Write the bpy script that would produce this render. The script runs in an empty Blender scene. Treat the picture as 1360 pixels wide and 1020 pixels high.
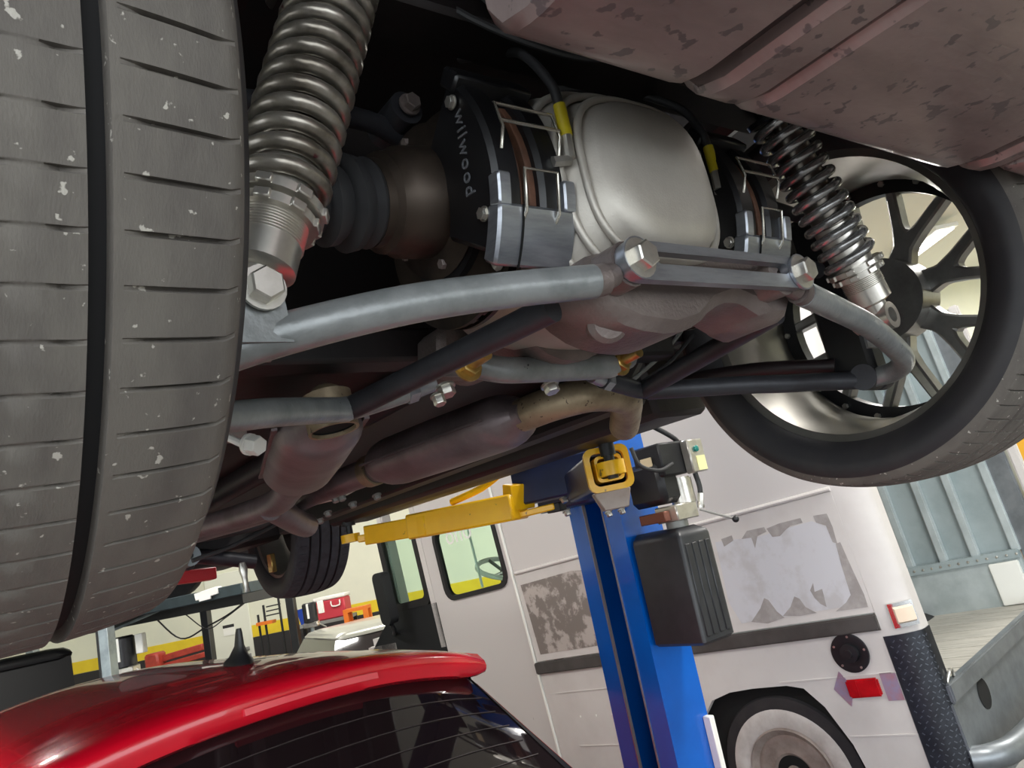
import bpy, bmesh, math, random
from mathutils import Vector, Matrix
random.seed(7)
scene = bpy.context.scene
COL = scene.collection
PI = math.pi

# ------------------------------------------------------------------ camera
F_PX = 1040.0
PITCH, ROLL, YAW = math.radians(11.2), math.radians(11.8), math.radians(38.9)
CAM = Vector((0, 0, 1.85))
HEAD = Vector((math.sin(YAW), math.cos(YAW), 0))
SIDE = Vector((math.cos(YAW), -math.sin(YAW), 0))
FWD = HEAD * math.cos(PITCH) + Vector((0, 0, math.sin(PITCH)))
R0 = FWD.cross(Vector((0, 0, 1))).normalized()
U0 = R0.cross(FWD)
RGT = R0 * math.cos(ROLL) - U0 * math.sin(ROLL)
UPV = R0 * math.sin(ROLL) + U0 * math.cos(ROLL)
cd = bpy.data.cameras.new('camera')
cam = bpy.data.objects.new('camera', cd)
COL.objects.link(cam)
mw = Matrix((RGT, UPV, -FWD)).transposed().to_4x4()
mw.translation = CAM
cam.matrix_world = mw
cd.sensor_fit = 'HORIZONTAL'
cd.sensor_width = 36.0
cd.lens = 36.0 * F_PX / 1360.0
cd.clip_start = 0.02
cd.clip_end = 200
scene.camera = cam

# ------------------------------------------------------------------ light
scene.view_settings.view_transform = 'Standard'
scene.view_settings.look = 'None'
scene.view_settings.gamma = 1.0
scene.view_settings.use_curve_mapping = False
scene.view_settings.exposure = 0.12
world = bpy.data.worlds.new('daylight')
scene.world = world
world.use_nodes = True
wb = world.node_tree.nodes['Background']
wb.inputs[0].default_value = (0.90, 0.96, 1.0, 1)
wb.inputs[1].default_value = 3.6


def area(name, loc, tgt, sx, sy, power, col=(1, 1, 1)):
    l = bpy.data.lights.new(name, 'AREA')
    l.shape = 'RECTANGLE'
    l.size, l.size_y, l.energy, l.color = sx, sy, power, col
    o = bpy.data.objects.new(name, l)
    COL.objects.link(o)
    o.location = loc
    o.rotation_euler = (Vector(tgt) - Vector(loc)).to_track_quat('-Z', 'Y').to_euler()
    return o


LAMPS = [(-1.5, 1.0, 1), (3.2, 0.2, 1), (-0.5, 5.5, 1), (4.0, 5.5, 1), (3.5, 10.5, 1), (8.2, 7.5, 1.4), (0.0, 10.5, 1), (7.5, 1.0, 1.2), (11.6, 4.6, 5.5)]  # last lamp is unseen, added to brighten the far wall
LAMP_POWER = 130
LAMP_Z = 4.70

# ------------------------------------------------------------------ helpers


def lin(h):
    c = [int(h[i:i + 2], 16) / 255 for i in (0, 2, 4)]
    return tuple((x / 12.92 if x <= .04045 else ((x + .055) / 1.055) ** 2.4) for x in c) + (1,)


MATS = {}


def M(name, col, rough=.5, metal=0., col2=None, scale=12., lo=.4, hi=.65, bump=0., bscale=None, coat=0., spec=.5,
      emit=0., trans=0., stretch=None, detail=5., speck=None, specs=160., speckt=.72, alpha=1.):
    m = bpy.data.materials.new(name)
    m.use_nodes = True
    nt = m.node_tree
    b = nt.nodes['Principled BSDF']
    b.inputs['Base Color'].default_value = lin(col)
    b.inputs['Roughness'].default_value = rough
    b.inputs['Metallic'].default_value = metal
    b.inputs['Specular IOR Level'].default_value = spec
    if coat:
        b.inputs['Coat Weight'].default_value = coat
        b.inputs['Coat Roughness'].default_value = .03
    if trans:
        b.inputs['Transmission Weight'].default_value = trans
        b.inputs['IOR'].default_value = 1.05 if trans > .5 else 1.4
    if emit:
        b.inputs['Emission Color'].default_value = lin(col)
        b.inputs['Emission Strength'].default_value = emit
    b.inputs['Alpha'].default_value = alpha
    tc = nt.nodes.new('ShaderNodeTexCoord')
    mp = nt.nodes.new('ShaderNodeMapping')
    nt.links.new(tc.outputs['Object'], mp.inputs[0])
    if stretch:
        mp.inputs['Scale'].default_value = stretch
    last = None
    if col2:
        n = nt.nodes.new('ShaderNodeTexNoise')
        n.inputs['Scale'].default_value = scale
        n.inputs['Detail'].default_value = detail
        n.inputs['Roughness'].default_value = .62
        nt.links.new(mp.outputs[0], n.inputs['Vector'])
        r = nt.nodes.new('ShaderNodeValToRGB')
        r.color_ramp.elements[0].position, r.color_ramp.elements[1].position = lo, hi
        r.color_ramp.elements[0].color, r.color_ramp.elements[1].color = lin(col), lin(col2)
        nt.links.new(n.outputs['Fac'], r.inputs[0])
        last = r.outputs[0]
    if speck:
        v = nt.nodes.new('ShaderNodeTexNoise')
        v.inputs['Scale'].default_value = specs
        v.inputs['Detail'].default_value = 3
        nt.links.new(tc.outputs['Object'], v.inputs['Vector'])
        r = nt.nodes.new('ShaderNodeValToRGB')
        r.color_ramp.elements[0].position, r.color_ramp.elements[1].position = speckt, speckt + .03
        nt.links.new(v.outputs['Fac'], r.inputs[0])
        mx = nt.nodes.new('ShaderNodeMix')
        mx.data_type = 'RGBA'
        nt.links.new(r.outputs[0], mx.inputs[0])
        if last:
            nt.links.new(last, mx.inputs[6])
        else:
            mx.inputs[6].default_value = lin(col)
        mx.inputs[7].default_value = lin(speck)
        last = mx.outputs[2]
    if last:
        nt.links.new(last, b.inputs['Base Color'])
    if bump:
        n2 = nt.nodes.new('ShaderNodeTexNoise')
        n2.inputs['Scale'].default_value = bscale or scale * 4
        n2.inputs['Detail'].default_value = 4
        nt.links.new(mp.outputs[0], n2.inputs['Vector'])
        bp = nt.nodes.new('ShaderNodeBump')
        bp.inputs['Strength'].default_value = bump
        bp.inputs['Distance'].default_value = .004
        nt.links.new(n2.outputs['Fac'], bp.inputs['Height'])
        nt.links.new(bp.outputs[0], b.inputs['Normal'])
    MATS[name] = m
    return m


# car underside
M('tread', '65605a', .82, col2='55504c', scale=9, bump=.15, bscale=300, speck='aba69d', specs=130, speckt=.675, stretch=(3, 1, 1))
M('sidewall', '242326', .6, col2='2e2c2d', scale=14)
M('groove', '141314', .9)
M('front_tread', '35363b', .75, col2='2a2a2e', scale=30)
M('rim', 'a9a69f', .32, .85, col2='94918a', scale=5)
M('rim_spoke', 'b9b8b5', .3, .8, col2='8d8b88', scale=7)
M('tube', '8f9293', .33, .3, col2='747878', scale=16, bump=.15, bscale=120, speck='33363a', specs=60, speckt=.70)
M('tube_dark', '3c3d42', .45, .3, col2='2e2d31', scale=12, bump=.1, bscale=90)
M('cast', 'c4bfb6', .46, .5, col2='b3ada4', scale=7, bump=.10, bscale=420)
M('cast_dark', '857a76', .5, .5, col2='6f6461', scale=9, bump=.3, bscale=200)
M('machined', 'a5a9b0', .33, .8, col2='92959c', scale=18, stretch=(1, 1, 6))
M('black_paint', '121214', .38, col2='1b1b1e', scale=14)
M('zinc', 'd2cfc8', .3, .85, col2='b5b1a8', scale=30)
M('gold_zinc', 'c2a361', .32, .8, col2='9a8048', scale=25)
M('spring', 'a19b92', .28, .7, col2='6e675d', scale=25, speck='5a2f33', specs=35, speckt=.68)
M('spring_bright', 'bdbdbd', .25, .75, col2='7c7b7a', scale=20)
M('shock', '8d8880', .3, .8, col2='6b655d', scale=12)
M('alu', 'd6d2ca', .28, .8, col2='bdb8b0', scale=14)
M('rubber', '2c2c2e', .55, col2='3a3a3b', scale=10)
M('rotor', '4a4038', .45, .6, col2='2e2824', scale=14)
M('pad', '6d4a38', .7, col2='4f3629', scale=30)
M('wire_steel', 'cfcbc0', .25, .9)
M('yellow_sleeve', 'c9b820', .5, col2='b3a21c', scale=30)
M('underbody', '171314', .55, col2='211a1b', scale=6, bump=.15, bscale=60)
M('underbody_red', '221719', .5, col2='191314', scale=5, bump=.12, bscale=50)
M('exhaust', '84787a', .42, .5, col2='6b6061', scale=9, bump=.12, bscale=150)
M('exhaust_tan', 'a8987e', .5, .6, col2='85755f', scale=16, bump=.15, bscale=200, speck='5b4d40', specs=90, speckt=.66)
M('hole', '060606', .9)  # near-black; as discs, the painted shade inside openings
M('tank', 'a3928f', .40, .45, col2='8d7d7b', scale=5, bump=.12, bscale=60, speck='74696a', specs=48, speckt=.60, stretch=(1, 2.5, 1))
M('strap', '4a4444', .5, .3)
M('letter', '66686c', .5)
M('red_part', 'c0202a', .45)
# shop
M('floor', '6a6865', .55, col2='585653', scale=1.3, bump=.05, speck='6c6a66', specs=14, speckt=.66)
M('wall', 'dcdcc8', .85, col2='d2d3c2', scale=.8)
M('wall_yellow', 'e2c62a', .7, col2='d6b824', scale=2)
M('wall_dark', '2a2829', .8)
M('ceiling', 'c9c9c4', .9)
M('lift_blue', '0562c6', .22, col2='0459b8', scale=3, coat=.5)
M('lift_navy', '14254f', .4, col2='101d3f', scale=5)
M('lift_inner', '0a1f52', .45)
M('lift_yellow', 'fcc60c', .35, col2='f2b808', scale=6, coat=.2, speck='7a5a12', specs=22, speckt=.70)
M('rod_grey', '8f8b8d', .4, .5)
M('plastic_black', '17171a', .42, col2='1f1f22', scale=15, bump=.1, bscale=200)
M('plastic_tank', '2c2d30', .4, col2='343538', scale=15)
M('label_cream', 'd8c8a4', .6)
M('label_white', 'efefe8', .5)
M('label_yellow', 'f4f0b0', .5)
M('copper', '8a5a4a', .4, .6)
M('green_knob', '1f7d74', .3)
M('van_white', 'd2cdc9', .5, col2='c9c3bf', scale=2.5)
M('van_primer', 'c9c8cc', .55, col2='bdbabb', scale=5, lo=.5, hi=.62, detail=8)
M('van_primer_heavy', 'b3a9a3', .6, col2='7d746e', scale=9, lo=.44, hi=.52, detail=9)
M('van_marks', 'ccc7c4', .5, col2='7d7673', scale=7, lo=.70, hi=.74, detail=7, stretch=(1, 1, .45))
M('van_strip', '4a4644', .55, col2='3c3836', scale=6)
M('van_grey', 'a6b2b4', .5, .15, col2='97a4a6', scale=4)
M('van_grey_light', 'c0c9ca', .42, .2, col2='adb7b8', scale=6)
M('van_floor_wood', 'c2bfb6', .7, col2='a8a59c', scale=6, stretch=(9, 1, 1))
M('van_primer_grey', '97918e', .6, col2='aaa4a1', scale=14)
M('diamond_lug', '5c6068', .35, .5)
M('steel_sill', '8b9094', .38, .6, col2='787d81', scale=8)
M('diamond', '2b2d33', .38, .5, col2='363940', scale=20)
M('lens_red', 'b8121c', .15, coat=.6, col2='9c0f18', scale=14)
M('reflector', 'a497b4', .3, .3, col2='b58a96', scale=16)
M('amber', 'e8d3bb', .25, coat=.4)
M('whitewall', 'd2ccc6', .55, col2='bdb5af', scale=8)
M('wheel_brown', 'a1948c', .45, .2, col2='8a7c74', scale=12)
M('glass', 'd8efe4', .03, trans=1.0)
M('glass_dark', '1c1416', .05, coat=.6)
M('rubber_seal', '1c1a1a', .6)
M('mirror_black', '1d1e20', .45)
M('red_paint', 'd00a26', .26, coat=.6, col2='c80922', scale=2)
M('red_lens', 'e04050', .12, coat=.7)
M('chrome', 'd8d8d8', .1, 1.0)
M('black_car', '070708', .45, spec=.12)
M('grey_car', 'b9b8ad', .3, .3, coat=.5)
M('cream_car', 'cfcabd', .3, coat=.6)
M('lift_galv', '9aa4a8', .4, .6, col2='848e92', scale=10)
M('lift_teal', '39464a', .45, .3, col2='303a3e', scale=6)
M('lift_dark', '1b1c1e', .5)
M('cooler_red', 'b8323f', .5)
M('white_plastic', 'e6e4de', .5)
M('orange', 'd9701c', .5)
M('blue_bin', '1f3f9c', .5)
M('tool_red', 'a83a2c', .5, col2='8c2e22', scale=10)
M('door_paint', 'dfe0d2', .6)
M('grey_metal', '8c8c88', .5, .3)
M('cabinet_yellow', 'e0a52a', .55)
M('lamp_body', 'e4e4e0', .5)
M('lamp_tube', 'ffffff', .5, emit=6)


def at(x, y, X=None, Y=None, Z=None, D=None):
    """world point on the sight line of a photo pixel, at a chosen plane of the car's frame"""
    d = FWD + RGT * ((x - 680) / F_PX) - UPV * ((y - 510) / F_PX)
    t = (X - CAM.x) / d.x if X is not None else (Y - CAM.y) / d.y if Y is not None else (Z - CAM.z) / d.z if Z is not None else D
    return CAM + d * t


def frame(ax):
    ax = Vector(ax).normalized()
    t = Vector((0, 0, 1)) if abs(ax.z) < .9 else Vector((0, 1, 0))
    u = (t - ax * t.dot(ax)).normalized()
    return u, ax.cross(u)


def bm_new():
    return bmesh.new()


def merge(b, t):
    me = bpy.data.meshes.new('tmp')
    t.to_mesh(me)
    t.free()
    b.from_mesh(me)
    bpy.data.meshes.remove(me)


def box(b, c, s, R=None, bev=0., seg=1):
    t = bmesh.new()
    bmesh.ops.create_cube(t, size=1)
    for v in t.verts:
        v.co = Vector((v.co.x * s[0], v.co.y * s[1], v.co.z * s[2]))
    if bev:
        bmesh.ops.bevel(t, geom=list(t.edges), offset=bev, segments=seg, affect='EDGES', profile=.6)
    m = (R.to_4x4() if R else Matrix.Identity(4))
    m = Matrix.Translation(Vector(c)) @ m
    t.transform(m)
    merge(b, t)
    return b


def box2(b, lo, hi, bev=0., seg=1):
    lo, hi = Vector(lo), Vector(hi)
    return box(b, (lo + hi) / 2, hi - lo, None, bev, seg)


def bar(b, p0, p1, w, h, up=(0, 0, 1), bev=0.):
    """box beam from p0 to p1; w across, h along up"""
    p0, p1 = Vector(p0), Vector(p1)
    a = (p1 - p0)
    L = a.length
    a.normalize()
    upv = Vector(up)
    u = (upv - a * upv.dot(a)).normalized()
    s = u.cross(a)
    R = Matrix((a, s, u)).transposed()
    return box(b, (p0 + p1) / 2, (L, w, h), R, bev)


def rings(b, rs, cap0=True, cap1=True, closed=False):
    vs = [[b.verts.new(p) for p in r] for r in rs]
    n = len(vs[0])
    k = len(vs)
    for i in range(k if closed else k - 1):
        A, B = vs[i], vs[(i + 1) % k]
        for j in range(n):
            try:
                b.faces.new((A[j], A[(j + 1) % n], B[(j + 1) % n], B[j]))
            except ValueError:
                pass
    if not closed:
        if cap0:
            b.faces.new(vs[0][::-1])
        if cap1:
            b.faces.new(vs[-1])
    return b


def circle(c, u, v, r, n, ph=0.):
    return [c + u * (r * math.cos(2 * PI * i / n + ph)) + v * (r * math.sin(2 * PI * i / n + ph)) for i in range(n)]


def cyl(b, p0, p1, r0, r1=None, n=16, ph=0.):
    p0, p1 = Vector(p0), Vector(p1)
    u, v = frame(p1 - p0)
    return rings(b, [circle(p0, u, v, r0, n, ph), circle(p1, u, v, r0 if r1 is None else r1, n, ph)])


def lathe(b, O, ax, prof, n=32, closed=False, cap=True):
    """prof: (axial, radius)"""
    O = Vector(O)
    ax = Vector(ax).normalized()
    u, v = frame(ax)
    return rings(b, [circle(O + ax * a, u, v, max(r, 1e-4), n) for a, r in prof], cap, cap, closed)


def smooth_path(pts, k=6):
    P = [Vector(p) for p in pts]
    if len(P) < 3:
        return P
    out = []
    for i in range(len(P) - 1):
        p0 = P[i - 1] if i else P[0] * 2 - P[1]
        p1, p2 = P[i], P[i + 1]
        p3 = P[i + 2] if i + 2 < len(P) else P[-1] * 2 - P[-2]
        for j in range(k):
            t = j / k
            out.append(.5 * ((2 * p1) + (p2 - p0) * t + (2 * p0 - 5 * p1 + 4 * p2 - p3) * t * t + (3 * p1 - p0 - 3 * p2 + p3) * t ** 3))
    out.append(P[-1])
    return out


def tube(b, pts, r, n=12, k=6, cap=True, closed=False, rr=None):
    P = smooth_path(pts, k) if k else [Vector(p) for p in pts]
    N = len(P)
    rs = []
    u = None
    for i, p in enumerate(P):
        if closed:
            t = (P[(i + 1) % N] - P[i - 1]).normalized()
        else:
            t = (P[min(i + 1, N - 1)] - P[max(i - 1, 0)]).normalized()
        if u is None:
            u, v = frame(t)
        else:
            u = (u - t * u.dot(t)).normalized()
            v = t.cross(u)
        R = r if rr is None else rr[0] + (rr[1] - rr[0]) * i / max(1, N - 1)
        rs.append(circle(p, u, v, R, n))
    return rings(b, rs, cap, cap, closed)


def prism(b, poly, O, U, V, depth, bev=0.):
    """polygon (u,v) in frame O,U,V extruded along U x V by depth"""
    O, U, V = Vector(O), Vector(U).normalized(), Vector(V).normalized()
    N = U.cross(V)
    t = bmesh.new()
    A = [t.verts.new(O + U * p[0] + V * p[1]) for p in poly]
    B = [t.verts.new(O + U * p[0] + V * p[1] + N * depth) for p in poly]
    n = len(poly)
    t.faces.new(A[::-1])
    t.faces.new(B)
    for i in range(n):
        t.faces.new((A[i], A[(i + 1) % n], B[(i + 1) % n], B[i]))
    bmesh.ops.recalc_face_normals(t, faces=t.faces)
    if bev:
        bmesh.ops.bevel(t, geom=list(t.edges), offset=bev, segments=1, affect='EDGES')
    merge(b, t)
    return b


def frame_prism(b, outer, inner, O, U, V, depth):
    """ring-shaped plate: outer and inner loops with the same number of points"""
    O, U, V = Vector(O), Vector(U).normalized(), Vector(V).normalized()
    N = U.cross(V)
    P = lambda p, d: b.verts.new(O + U * p[0] + V * p[1] + N * d)
    n = len(outer)
    oa, ob = [P(p, 0) for p in outer], [P(p, depth) for p in outer]
    ia, ib = [P(p, 0) for p in inner], [P(p, depth) for p in inner]
    for i in range(n):
        j = (i + 1) % n
        b.faces.new((oa[i], ia[i], ia[j], oa[j]))
        b.faces.new((ob[i], ob[j], ib[j], ib[i]))
        b.faces.new((oa[i], oa[j], ob[j], ob[i]))
        b.faces.new((ia[i], ib[i], ib[j], ia[j]))
    return b


def rrect(x0, x1, y0, y1, r, k=4):
    out = []
    for cx, cy, a0 in ((x1 - r, y1 - r, 0), (x0 + r, y1 - r, 90), (x0 + r, y0 + r, 180), (x1 - r, y0 + r, 270)):
        for i in range(k + 1):
            a = math.radians(a0 + 90 * i / k)
            out.append((cx + r * math.cos(a), cy + r * math.sin(a)))
    return out


def hexbolt(b, p, ax, r, h, washer=1.35, n=6):
    p = Vector(p)
    ax = Vector(ax).normalized()
    if washer:
        cyl(b, p, p + ax * h * .22, r * washer, n=20)
    u, v = frame(ax)
    s = h * .22
    rings(b, [circle(p + ax * s, u, v, r, n), circle(p + ax * h * .9, u, v, r, n), circle(p + ax * h, u, v, r * .88, n)])
    return b


WM = {}


def obj(name, b, mat, parent=None, label=None, smooth=40, kind=None, local=False):
    """link a bmesh as one mesh object; geometry is authored in world space unless local"""
    if parent is not None and not local:
        b.transform(WM[parent.name].inverted())
    bmesh.ops.remove_doubles(b, verts=b.verts, dist=1e-6)
    bmesh.ops.recalc_face_normals(b, faces=b.faces)
    me = bpy.data.meshes.new(name)
    b.to_mesh(me)
    b.free()
    if smooth:
        me.polygons.foreach_set('use_smooth', [True] * len(me.polygons))
        me.set_sharp_from_angle(angle=math.radians(smooth))
    me.materials.append(MATS[mat])
    o = bpy.data.objects.new(name, me)
    COL.objects.link(o)
    if parent is not None:
        o.parent = parent
        WM[o.name] = WM[parent.name].copy()
    else:
        WM[o.name] = Matrix.Identity(4)
    if label:
        o['label'] = label
    if kind:
        o['kind'] = kind
    return o


def thing(name, label, cat, loc, group=None, rot=None):
    o = bpy.data.objects.new(name, None)
    o.empty_display_size = .1
    COL.objects.link(o)
    m = (rot.to_4x4() if rot else Matrix.Identity(4))
    m.translation = Vector(loc)
    o.matrix_world = m
    WM[o.name] = m.copy()
    o['label'], o['category'] = label, cat
    if group:
        o['group'] = group
    return o


def tag(o, label, cat, group=None):
    o['label'], o['category'] = label, cat
    if group:
        o['group'] = group
    return o


def dup(o, parent, mat4=None):
    """copy of a part and its sub-parts under the same thing, with a new local matrix"""
    c = o.copy()
    COL.objects.link(c)
    c.parent = parent
    if mat4 is not None:
        c.matrix_local = mat4
    for ch in o.children:
        g = ch.copy()
        COL.objects.link(g)
        g.parent = c
    return c


def text_bm(body, size, depth, O, U, V, spacing=1.0):
    """lettering as thin solid: U reading direction, V letter-up"""
    cu = bpy.data.curves.new('t', 'FONT')
    cu.body, cu.size, cu.extrude, cu.align_x, cu.align_y = body, size, depth, 'CENTER', 'CENTER'
    cu.space_character = spacing
    cu.resolution_u = 3
    to = bpy.data.objects.new('t', cu)
    COL.objects.link(to)
    dg = bpy.context.evaluated_depsgraph_get()
    me = bpy.data.meshes.new_from_object(to.evaluated_get(dg))
    b = bmesh.new()
    b.from_mesh(me)
    bpy.data.objects.remove(to)
    bpy.data.curves.remove(cu)
    bpy.data.meshes.remove(me)
    U, V = Vector(U).normalized(), Vector(V).normalized()
    m = Matrix((U, V, U.cross(V))).transposed().to_4x4()
    m.translation = Vector(O)
    b.transform(m)
    return b


# ------------------------------------------------------------------ the room
def RM(u, d, z=0.):
    """room frame: u to the right, d away from the camera, z height"""
    return HEAD * d + SIDE * u + Vector((0, 0, z))


RT = Matrix((SIDE, HEAD, Vector((0, 0, 1)))).transposed()


def rbox(b, lo, hi, bev=0.):
    lo, hi = Vector(lo), Vector(hi)
    c = (lo + hi) / 2
    return box(b, RM(c.x, c.y, c.z), hi - lo, RT, bev)


WD = 14.0
UL, UR, DB, HC = -9.0, 9.5, -4.5, 4.9


def struct(name, b, mat):
    return obj(name, b, mat, kind='structure')


struct('floor', rbox(bm_new(), (UL, -9, -.1), (UR, WD, 0)), 'floor')
struct('wall_front', rbox(bm_new(), (UL, WD, 0), (UR, WD + .2, HC)), 'wall')
struct('wall_left', rbox(bm_new(), (UL - .2, DB, 0), (UL, WD, HC)), 'wall')
struct('wall_right', rbox(bm_new(), (UR, DB, 0), (UR + .2, WD, HC)), 'wall')
struct('ceiling', rbox(bm_new(), (UL, DB, HC), (UR, WD, HC + .2)), 'ceiling')
struct('trim_1', rbox(bm_new(), (UL, WD - .012, 1.17), (UR, WD, 1.37)), 'wall_yellow')
struct('trim_2', rbox(bm_new(), (UR - .012, DB, 1.17), (UR, WD, 1.37)), 'wall_yellow')
struct('baseboard_front', rbox(bm_new(), (UL, WD - .016, 0), (UR, WD, 1.165)), 'wall_dark')
struct('baseboard_right', rbox(bm_new(), (UR - .016, DB, 0), (UR, WD, 1.165)), 'wall_dark')
for i, (x, y, pw) in enumerate(LAMPS):
    t = thing('ceiling_light', 'white twin-tube ceiling light unseen overhead in the workshop', 'ceiling light', (x, y, LAMP_Z), 'ceiling lights of the workshop', RT)
    b = bm_new()
    box(b, (0, 0, .06), (.32, 1.5, .06), bev=.01)
    obj('lamp_body', b, 'lamp_body', t, local=True)
    for s in (-.08, .08):
        obj('lamp_tube', cyl(bm_new(), (s, -.72, .012), (s, .72, .012), .016, n=10), 'lamp_tube', t, local=True)
    area('lamp_light', (x, y, LAMP_Z - .03), (x, y, 0), .5, 1.5, LAMP_POWER * pw, (1, .97, .92))

# ------------------------------------------------------------------ the lifted car
AY, AZ = .668, 2.155           # rear axle line
CX = .70                       # car centre line
car = thing('lifted_car', 'car with its underside and rear axle exposed, raised overhead on the blue lift', 'car', (CX, AY, 1.82))


def make_tire(R, rimr, hw, npitch, grooves, ribs, mat, detail=True, gd=.009):
    """local frame, axle along X"""
    xs = []
    gw = .0054
    tw = hw - .012
    step = [-tw + 2 * tw * i / 44 for i in range(45)]
    for g in grooves:
        step += [g - gw, g - gw * .75, g + gw * .75, g + gw]
    step += [-tw, tw]
    step = sorted(set(round(s, 5) for s in step if all(abs(s - g) > gw * .7 or abs(abs(s - g) - gw) < 1e-4 or abs(abs(s - g) - gw * .75) < 1e-4 for g in grooves)))
    crown = lambda x: R - .010 * (abs(x) / hw) ** 3.2 - .004 * (x / hw) ** 2
    fr = [0, .03, .055, .125, .15, .57] if detail else [0, .5]
    n = npitch * len(fr)
    b = bmesh.new()
    prof = []
    for x in step:
        ing = any(abs(x - g) < gw * .8 for g in grooves)
        prof.append((x, crown(x) - (gd if ing else 0), True, ing))
    side = [(hw * .96, R - .014), (hw, R - .026), (hw * 1.045, R - (R - rimr) * .45), (hw * 1.04, R - (R - rimr) * .62), (hw * .97, rimr + .012), (hw * .92, rimr + .003), (hw * .86, rimr - .002)]
    full = [(-x, r, False, False) for x, r in side[::-1]] + prof + [(x, r, False, False) for x, r in side]
    V = []
    for i in range(n):
        p, f = divmod(i, len(fr))
        row = []
        for x, r, tr, ing in full:
            a = 2 * PI * (p + fr[f]) / npitch
            if detail and tr and not ing:
                for x0, x1, dep, sh in ribs:
                    if x0 <= x <= x1:
                        tt = min(1, (x - x0) / .006, (x1 - x) / .006)
                        if fr[f] in (.055, .125):
                            r -= dep * max(.15, tt)
                        a += sh * (x - x0)
            row.append(b.verts.new((x, -r * math.cos(a), -r * math.sin(a))))
        V.append(row)
    m = len(full)
    lo, hi = len(side), m - len(side)
    for i in range(n):
        A, B = V[i], V[(i + 1) % n]
        for j in range(m - 1):
            fc = b.faces.new((A[j], A[j + 1], B[j + 1], B[j]))
            fc.material_index = 0 if lo - 2 <= j < hi + 1 else 1
            if lo <= j < hi - 1 and full[j][3] and full[j + 1][3]:
                fc.material_index = 2
    me = bpy.data.meshes.new('tire')
    bmesh.ops.recalc_face_normals(b, faces=b.faces)
    b.to_mesh(me)
    b.free()
    me.polygons.foreach_set('use_smooth', [True] * len(me.polygons))
    me.set_sharp_from_angle(angle=math.radians(38))
    for mm in (mat, 'sidewall', 'groove'):
        me.materials.append(MATS[mm])
    return me


def make_wheel(sgn, loc, tire_me, rimr, hw, nsp=7, parent=None):
    """sgn=+1: outboard face towards +X. The rim barrel is the part; tire, spokes and hub are its sub-parts."""
    b = bm_new()
    th = .006
    o = [(-hw * .88, rimr + .012), (-hw * .84, rimr + .012), (-hw * .80, rimr - .004), (-hw * .3, rimr - .02), (hw * .25, rimr - .022), (hw * .74, rimr - .006), (hw * .84, rimr + .012), (hw * .88, rimr + .012)]
    i_ = [(x, r - th - .004) for x, r in o][::-1]
    lathe(b, (0, 0, 0), (sgn, 0, 0), o + i_, 72, closed=True)
    w = obj('wheel', b, 'rim', parent, local=True)
    w.location = Vector(loc) - WM[parent.name].translation
    t = bpy.data.objects.new('tire', tire_me)
    COL.objects.link(t)
    t.parent = w
    xo = sgn * hw * .62
    b = lathe(bm_new(), (xo, 0, 0), (sgn, 0, 0), [(-.05, .07), (-.05, .078), (.02, .078), (.024, .03), (.0, .028)], 32)
    obj('hub', b, 'rim_spoke', w, local=True)
    b = lathe(bm_new(), (xo - sgn * .012, 0, 0), (sgn, 0, 0), [(-.006, rimr - .05), (.02, rimr - .05), (.02, rimr - .012), (-.006, rimr - .012)], 72, closed=True)
    obj('spoke_ring', b, 'black_paint', w, local=True)
    if hw < .13:
        b = lathe(bm_new(), (0, 0, 0), (sgn, 0, 0), [(.0, .0001), (.0, .165), (.024, .165), (.024, .08), (.06, .075)], 40, cap=False)
        obj('rim_shade_disc', b, 'underbody', w, local=True)  # dark disc added to blacken the shiny rim interior
    for k in range(nsp):
        a = 2 * PI * (k + .35) / nsp
        U = Vector((0, math.cos(a), math.sin(a)))
        Vv = Vector((0, -math.sin(a), math.cos(a)))
        ro = rimr - .03
        wd = ro * math.sin(PI / nsp)
        poly = [(.06, -.026), (.100, -.018), (.130, -.028), (ro, -wd * .60 - .012), (ro, -wd * .60 + .008), (.142, -.010), (.132, 0),
                (.142, .010), (ro, wd * .60 - .008), (ro, wd * .60 + .012), (.130, .028), (.100, .018), (.06, .026)]
        b = prism(bm_new(), poly, Vector((xo - .017, 0, 0)), U, Vv, .034, bev=.004)
        obj('spoke', b, 'rim_spoke', w, local=True, smooth=30)
        if hw > .12:
            for q in (-.5, 0., .5):
                aa = a + q * 2 * PI / nsp * .66
                p = Vector((xo - sgn * .018, (rimr - .031) * math.cos(aa), (rimr - .031) * math.sin(aa)))
                obj('rim_bolt', hexbolt(bm_new(), p, (-sgn, 0, 0), .006, .008, 0), 'zinc', w, local=True)
    return w


GR = (-.081, -.027, .027, .081)
rear_tire = make_tire(.336, .252, .155, 80, GR,
                      [(.095, .145, .0046, .10), (-.145, -.095, .0046, -.10), (.034, .047, .0036, 0), (.057, .074, .004, .05), (-.047, -.034, .0036, 0), (-.074, -.057, .004, -.05), (-.018, .018, .0022, 0)], 'tread')
make_wheel(-1, (-.005, AY - .006, AZ + .024), rear_tire, .252, .155, parent=car)
make_wheel(1, (1.405, AY + .005, AZ - .008), rear_tire, .252, .155, parent=car)
front_tire = make_tire(.332, .238, .122, 60, (-.066, -.024, .024, .066), [(.08, .11, .003, .1), (-.11, -.08, .003, -.1)], 'front_tread')
make_wheel(1, (1.37, 3.42, 2.140), front_tire, .238, .122, parent=car)
make_wheel(-1, (.03, 3.42, 2.145), front_tire, .238, .122, parent=car)

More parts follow.
